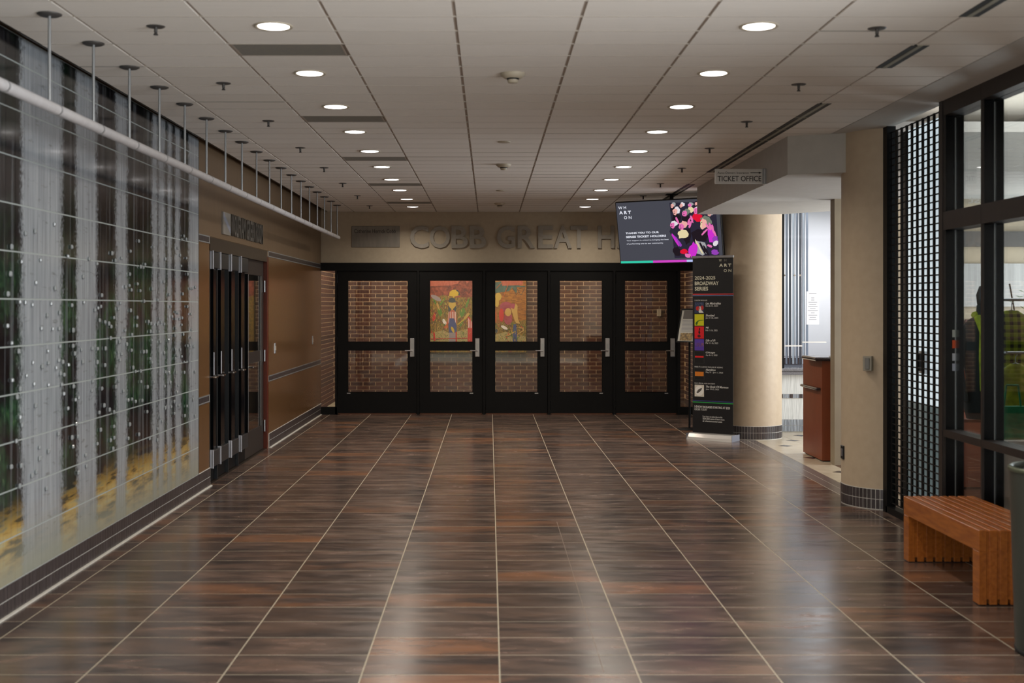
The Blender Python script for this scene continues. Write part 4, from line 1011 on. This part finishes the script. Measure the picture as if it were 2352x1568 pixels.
# ------------------------------------------------------------------ STOREFRONT, GRILLE
XS = 3.12
wr = MB().box(3.14, 3.4, -6, 4.6, 0, 3.14).build('wall_right', M['wall'], kind='structure')
sf = empty('window_1', (XS, 8.24, 0), kind='structure')
ys = [4.6, 5.25, 5.87, 6.40, 6.98, 7.60, 8.24]
def sb(nm, x0, x1, y0, y1, z0, z1, mt='bronze'): return MB().box(x0, x1, y0-8.24, y1-8.24, z0, z1).build(nm, M[mt], sf)
sb('corner_post', -.02, .03, 8.24, 8.30, 0, 3.02)
for a, b in zip(ys, ys[1:]):
    sb('header', -.015, .13, a+.003, b-.001, 2.915, 3.02); sb('middle_rail', -.015, .125, a+.003, b-.001, 2.133, 2.256); sb('lower_rail', -.015, .10, a+.003, b-.001, .722, .77); sb('sill', 0, .12, a+.003, b-.001, 0, .12)
    for (z0, z1) in ((.12, .722), (.77, 2.133), (2.256, 2.915)): sb('glass_pane', .06, .068, a+.01, b-.01, z0, z1, 'shop_glass')
for y in ys:
    sb('mullion', .0, .125, y-.012, y+.012, 0, 3.02, 'black_gloss'); sb('mullion_cap', -.012, .0, y-.012, y+.012, 0, 3.02, 'bronze'); sb('pale_strip', .062, .068, y-.0145, y-.012, .1, 2.9, 'rod')  # thin pale metal strip along each mullion
for i, (z, h_, c) in enumerate(((1.40, .05, '#8f9690'), (1.325, .055, '#b0441a'), (1.24, .05, '#9ba0a8'), (1.17, .05, '#8b92a0'))):
    MB().box(.045, .066, -.0175, -.012, z, z+h_).build('door_sticker', mat('sticker_%d' % i, c, .5), sf)
# reflected sign, modelled as reversed letters on an added clear band
bs = empty('sign_reflection', (4.60, 11.0, 2.585), label='row of pale reversed letters, a sign reflection built behind the shop glass', cat='lettering')
MB().box(-.25, .25, .004, .008, -.05, .05).build('clear_strip', M['clear'], bs)
lm = mat('pale_letter', '#c8c4bc', .5)
text_mesh('for cost', lm, 'lettering', bs, -.24, .22, -.035, .035, 0, .002, .02, fn=lambda p: (-p[0], p[1], p[2]))

# grille
gr = empty('rolling_grille', (3.135, 8.31, 0), label='black rolling security grille between the beige column and the storefront', cat='grille')
GY = 1.12
MB().box(-.03, .04, GY-.03, GY+.06, 0, 3.018).build('side_guide', M['black'], gr); MB().box(-.02, .04, -.005, .02, 0, 3.018).build('side_guide', M['black'], gr)
MB().box(-.03, .04, 0, GY, .0, .05).build('bottom_bar', M['black'], gr)
rodm = MB().tube((0, .02, 0), (0, GY-.03, 0), .0058, 5).mesh('grille_rod'); rodm.materials.append(M['black'])
for k in range(57): link('grille_rod', rodm, gr, (0, 0, .08+k*.0515))
NL = 10; mb = None
for q in range(NL):
    y = .06+q*(GY-.12)/(NL-1)
    mb = MB()
    for k in range(56): mb.box(-.007, .007, y-.012, y+.012, .08+k*.0515-.003, .08+(k+1)*.0515+.003 if k % 1 == 0 else 0)
    mb2 = MB().box(-.006, .006, y-.014, y+.014, .08, 2.97)
    mb2.build('grille_link_column', M['black'], gr)
# lit frosted doorway right behind the grille
fd = empty('window_3', (3.30, 8.6, 0), kind='structure')
MB().box(0, .05, -.02, .16, 0, 3.0).box(0, .05, .93, 1.0, 0, 3.0).box(0, .05, .2, .93, 0, .1).build('frame', M['black'], fd)
MB().box(.01, .03, .16, .93, .86, 3.0).build('frosted_pane', mat('daylit_frosted_glass', '#c8d2d6', .35, emit=(.62, .74, .80, 1), es=.7), fd)
MB().box(.01, .03, .16, .93, .1, .86).build('lower_pane', mat('floor_reflection_glass', '#5c6b6c', .3, emit=(.3, .4, .42, 1), es=.18), fd)  # floor reflection put into this pane's grey colour and weak glow
MB().box(-.008, .01, .50, .62, 1.10, 1.27).build('latch_plate', M['steel'], fd); MB().tube((-.02, .56, 1.12), (-.02, .56, 1.25), .012, 10).build('latch_handle', M['dark_plastic'], fd)

# ------------------------------------------------------------------ SHOP
sh = MB().box(3.5, 9.0, 12.2, 12.35, 0, 3.5).box(8.9, 9.0, 4.6, 12.2, 0, 3.5).box(3.4, 9.0, 4.5, 4.6, 0, 3.5).build('wall_shop', noisy('shop_wall', '#8d7f6a', '#978971', 4, .6), kind='structure')
MB().box(3.16, 9.0, 4.5, 12.3, 3.44, 3.5).build('ceiling_shop', M['white'], kind='structure')
MB().box(3.14, 9.0, 4.5, 9.9, -.12, -.002).box(6.3, 9.0, 9.9, 12.3, -.12, -.002).box(3.5, 6.3, 9.9, 12.3, -.0025, .0015).build('floor_shop', noisy('shop_floor', '#4a2f22', '#5e3d2c', 5, .25, (1, 6, 1)), kind='structure')
def shp(nm, u0, u1, v0, v1, Y, th, m_, par=None, **k):
    a = px(u0, v0, Y); b = px(u1, v1, Y); return MB().box(a[0], b[0], Y, Y+th, b[2], a[2]).build(nm, m_, par, **k)
shp('upper_fascia', 2100, 2700, 297, 336, 12.16, .04, mat('shop_fascia', '#6a6056', .6), sh)
shp('dark_band', 2100, 2700, 531, 566, 12.14, .06, mat('shop_dark_band', '#3c3732', .6), sh)
shp('slat_wall', 2100, 2700, 605, 704, 12.16, .04, noisy('shop_slatwall', '#8d8984', '#a09c97', 6, .5, (8, 1, .3)), sh)
bw = empty('trim_6', (0, 12.19, 0), kind='structure'); mb = MB()
for c in range(22):
    for k in range(14):
        x0 = 4.5+k*.213-.1065*(c % 2); mb.box(x0, x0+.203, -.005, 0, c*.0677, c*.0677+.0575)
mb.build('shop_bricks', M['brick'], bw, kind='stuff')
# mannequin torso in a black jacket with a yellow green scarf
def blob(rings, n=16):
    mb = MB(); P_ = []
    for (x, y, z, rx, ry) in rings:
        for k in range(n): g = 2*PI*k/n; P_.append((x+rx*math.cos(g), y+ry*math.sin(g), z))
    m_ = len(rings); F = [(j*n+k, j*n+(k+1) % n, (j+1)*n+(k+1) % n, (j+1)*n+k) for j in range(m_-1) for k in range(n)]
    mb.add(P_, F, True); mb.add(P_, [tuple(range(n-1, -1, -1)), tuple(range((m_-1)*n, m_*n))]); return mb
cloth_b = noisy('black_fabric', '#101312', '#1b1f1d', 30, .8); cloth_y = noisy('lime_yellow_fabric', '#6f7a10', '#a0aa1c', 18, .8); cloth_g = noisy('green_fabric', '#0c6a40', '#1a8a58', 18, .7)
mq = empty('shop_mannequin', (3.92, 9.55, 0), label='dark mannequin torso wearing a black jacket and lime scarf inside the shop', cat='mannequin')
MB().lathe([(0, .02), (.13, .015), (.14, 0), (0, 0)], n=20).tube((0, 0, .01), (0, 0, .85), .014).build('stand', M['rod'], mq)
b = blob([(0, 0, .72, .13, .10), (0, 0, .85, .16, .12), (0, 0, 1.05, .135, .10), (0, 0, 1.25, .17, .12), (0, 0, 1.42, .19, .11), (0, 0, 1.50, .12, .09), (0, 0, 1.54, .055, .055), (0, 0, 1.62, .05, .05)]); b.build('jacket_body', cloth_b, mq)
for s_ in (-1, 1):
    MB().tube((s_*.165, 0, 1.43), (s_*.215, -.02, 1.12), .055, 12, .045).tube((s_*.215, -.02, 1.13), (s_*.19, -.09, .86), .045, 12, .036).build('sleeve', cloth_b, mq)
MB().path([(-.07, -.06, 1.53), (-.05, -.12, 1.42), (-.06, -.135, 1.2), (-.05, -.13, .95)], .03, 8).path([(.07, -.05, 1.53), (.04, -.12, 1.44), (.05, -.14, 1.3), (.06, -.13, 1.1)], .03, 8).path([(-.07, 0, 1.54), (0, .06, 1.55), (.07, 0, 1.54)], .03, 8).build('scarf', cloth_y, mq)
MB().lathe([(0, 1.60), (.045, 1.62), (.055, 1.70), (.03, 1.77), (0, 1.78)], n=14).build('neck_knob', M['dark_plastic'], mq)
# clothes rail
rk = empty('clothes_rail', (3.95, 8.85, 0), label='chrome clothes rail standing behind the storefront glass', cat='clothes rail')
MB().path([(-.25, -.25, 1.28), (.35, -.25, 1.28)], .010, 10).path([(-.25, 0, 1.28), (-.25, -.25, 1.28)], .01, 8).path([(.35, 0, 1.28), (.35, -.25, 1.28)], .01, 8).path([(-.25, 0, .02), (-.25, 0, 1.66), (.35, 0, 1.66), (.35, 0, .02)], .012, 10).path([(-.25, -.2, .015), (-.25, .2, .015)], .014, 8).path([(.35, -.2, .015), (.35, .2, .015)], .014, 8).build('rail', M['rod'], rk)
m_ = mat('plaid_fabric', '#5e6a18', .8); t = NT(m_); s2 = t.sep(t.pos())
gx = t.math('GREATER_THAN', t.math('FRACT', t.math('MULTIPLY', s2[0], 18.0)), .55); gz_ = t.math('GREATER_THAN', t.math('FRACT', t.math('MULTIPLY', s2[2], 18.0)), .55)
t.base(t.mix(t.math('MULTIPLY', t.math('ADD', gx, gz_), .5), '#8c9a1e', '#15180f'))
def garment(nm, lab, x, y, top, bot, m1, wd, cat_):
    g = empty(nm, (x, y, top), label=lab, cat=cat_)
    b = blob([(0, 0, bot-top, wd*.9, .05), (0, 0, (bot-top)*.6, wd*.85, .055), (0, 0, -.14, wd*.95, .05), (0, 0, -.06, wd*.75, .04), (0, 0, -.02, wd*.3, .03)]); b.build('body', m1, g)
    for s_ in (-1, 1): MB().tube((s_*wd*.8, 0, -.09), (s_*wd*1.15, 0, (bot-top)*.85), .038, 10, .028).build('sleeve', m1, g)
    MB().path([(-wd*.6, 0, -.05), (0, 0, -.015), (wd*.6, 0, -.05)], .006, 6).path([(0, 0, -.015), (0, 0, .03), (.015, 0, .045), (.0, 0, .055)], .003, 6).build('hanger', M['rod'], g)
garment('plaid_shirt', 'black and lime plaid shirt hanging behind the storefront glass', 3.84, 8.85, 1.60, 1.16, m_, .15, 'shirt')
garment('yellow_hoodie', 'yellow green hoodie hanging low beside the plaid shirt in the shop', 3.76, 8.60, 1.22, .84, cloth_y, .13, 'hoodie')
tb = empty('tote_bag', (3.52, 8.1, .72), label='bright green tote bag on a white plinth low in the shop window', cat='bag')
blob([(0, 0, 0, .12, .05), (0, 0, .12, .13, .06), (0, 0, .22, .11, .03)]).build('body', cloth_g, tb); MB().path([(-.06, 0, .2), (-.04, 0, .36), (.04, 0, .36), (.06, 0, .2)], .007, 6).build('handle', cloth_g, tb)
MB().bbox(-.13, .13, -.12, .12, 0, .72, .004).build('display_plinth', M['white'], loc=(3.52, 8.1, 0), label='narrow white plinth under the green tote bag in the shop', cat='plinth')
ds = empty('display_table', (4.15, 10.05, 0), label='low dark display table in front of the shop counter', cat='table')
MB().bbox(-.45, .5, -.3, .3, .67, .70, .006).build('table_top', M['desk'], ds)
for x in (-.4, .45):
    for y in (-.25, .25): MB().box(x-.02, x+.02, y-.02, y+.02, 0, .67).build('leg', M['white'], ds)
ct = empty('shop_counter', (4.25, 10.6, 0), label='reddish brown shop counter with a white side panel', cat='counter')
MB().box(-.2, .9, 0, .6, .02, 1.05).build('body', M['desk'], ct); MB().box(-.24, -.2, -.02, .6, 0, 1.08).build('side_panel', M['white'], ct); MB().bbox(-.26, .94, -.04, .64, 1.08, 1.11, .006).build('worktop', M['granite_dark'], ct)
pl = empty('potted_plant', (4.05, 9.0, .0), label='green leafy potted plant in the shop beside the mannequin', cat='plant')
MB().lathe([(0, 0), (.12, 0), (.15, .32), (.13, .32), (.12, .28), (0, .28)], n=18).build('pot', M['dark_plastic'], pl)
MB().path([(0, 0, .28), (.01, 0, .9), (.03, .02, 1.45)], .012, 8).path([(.01, 0, .9), (-.10, -.02, 1.4), (-.16, 0, 1.78)], .006, 6).path([(.01, 0, 1.0), (.16, 0, 1.5)], .006, 6).build('stem', mat('stem_brown', '#4a3a2a', .7), pl)
mb = MB(); RR = random.Random(11)
for k in range(70):
    a = RR.uniform(0, 2*PI); zz = RR.uniform(1.0, 1.8); rr = RR.uniform(.02, .14); c = Vector((.02+rr*math.cos(a), rr*math.sin(a), zz)); d = Vector((math.cos(a), math.sin(a), RR.uniform(-.3, .8))).normalized()*.05; w_ = Vector((-math.sin(a), math.cos(a), 0))*.014
    mb.add([c, c+d*.5+w_, c+d, c+d*.5-w_, c+d*.5+Vector((0, 0, .006))], [(0, 1, 4), (1, 2, 4), (2, 3, 4), (3, 0, 4)])
mb.build('foliage', noisy('leaf_green', '#2c6a2a', '#4c9438', 20, .5), pl, kind='stuff')

# ------------------------------------------------------------------ BENCH
bn = empty('slatted_bench', (2.637, 6.48, 0), label='orange brown slatted wooden bench by the storefront', cat='bench')
L = 1.18; H = .405; pit = .0573; sw = .042
prof = [(0, .004), (.087, .004), (.087, H-.115), (L-.087, H-.115), (L-.087, .004), (L, .004), (L, H), (0, H)]
def slat_mesh():
    mb = MB(); 
    for (y0, y1, z0, z1) in ((0, .087, .004, H-.115), (L-.087, L, .004, H-.115), (0, L, H-.115, H)): mb.bbox(0, sw, y0, y1, z0, z1, .0018)
    me = mb.mesh('slat'); me.materials.append(M['bench']); return me
sm_ = slat_mesh()
for k in range(8): link('slat', sm_, bn, (k*pit, 0, 0))
sp = MB().box(0, pit-sw, 0, .079, .032, H-.006).mesh('spacer'); sp.materials.append(M['bench'])
for k in range(7): link('spacer', sp, bn, (k*pit+sw, .006, 0)); link('spacer', sp, bn, (k*pit+sw, L-.085, 0))
MB().box(.02, 7*pit+.02, .4, .44, H-.10, H-.03).box(.02, 7*pit+.02, .75, .79, H-.10, H-.03).build('cross_rod', M['bench_dark'], bn)
mb = MB()
for k in range(8): mb.box(k*pit+.006, k*pit+sw-.006, .008, .08, 0, .0045).box(k*pit+.006, k*pit+sw-.006, L-.08, L-.008, 0, .0045)
mb.build('glide', M['rubber'], bn, kind='stuff')

# ------------------------------------------------------------------ TRASH BIN
tbn = empty('litter_bin', (2.655, 5.58, 0), label='tall grey green metal litter bin at the right edge near the bench', cat='litter bin')
gm = noisy('grey_green_metal', '#3d403a', '#484b44', 8, .35, (1, 1, .2), metal=.35)
MB().lathe([(0, .0), (.196, .0), (.200, .01), (.212, .40), (.226, .84), (.226, .858), (.214, .866), (.206, .84), (.190, .03), (0, .03)], n=64).build('body', gm, tbn)
MB().lathe([(.212, .855), (.222, .868), (.232, .862), (.232, .846), (.222, .842)], n=64).build('rim', noisy('bin_rim', '#4c523f', '#5c6250', 10, .35, metal=.4), tbn)
MB().lathe([(.20, .86-.02), (.13, .80), (.12, .55), (0, .55)], n=48).build('inner_liner', M['black_gloss'], tbn)
MB().lathe([(0, -.0), (.202, -.0), (.204, .022), (.198, .024)], n=64).build('base_ring', M['rubber'], tbn)

# ------------------------------------------------------------------ rear of the hall (behind the camera): solid end wall
MB().box(-2.7, 3.4, -6.1, -5.95, 0, 3.3).build('wall_rear', M['wall'], kind='structure')
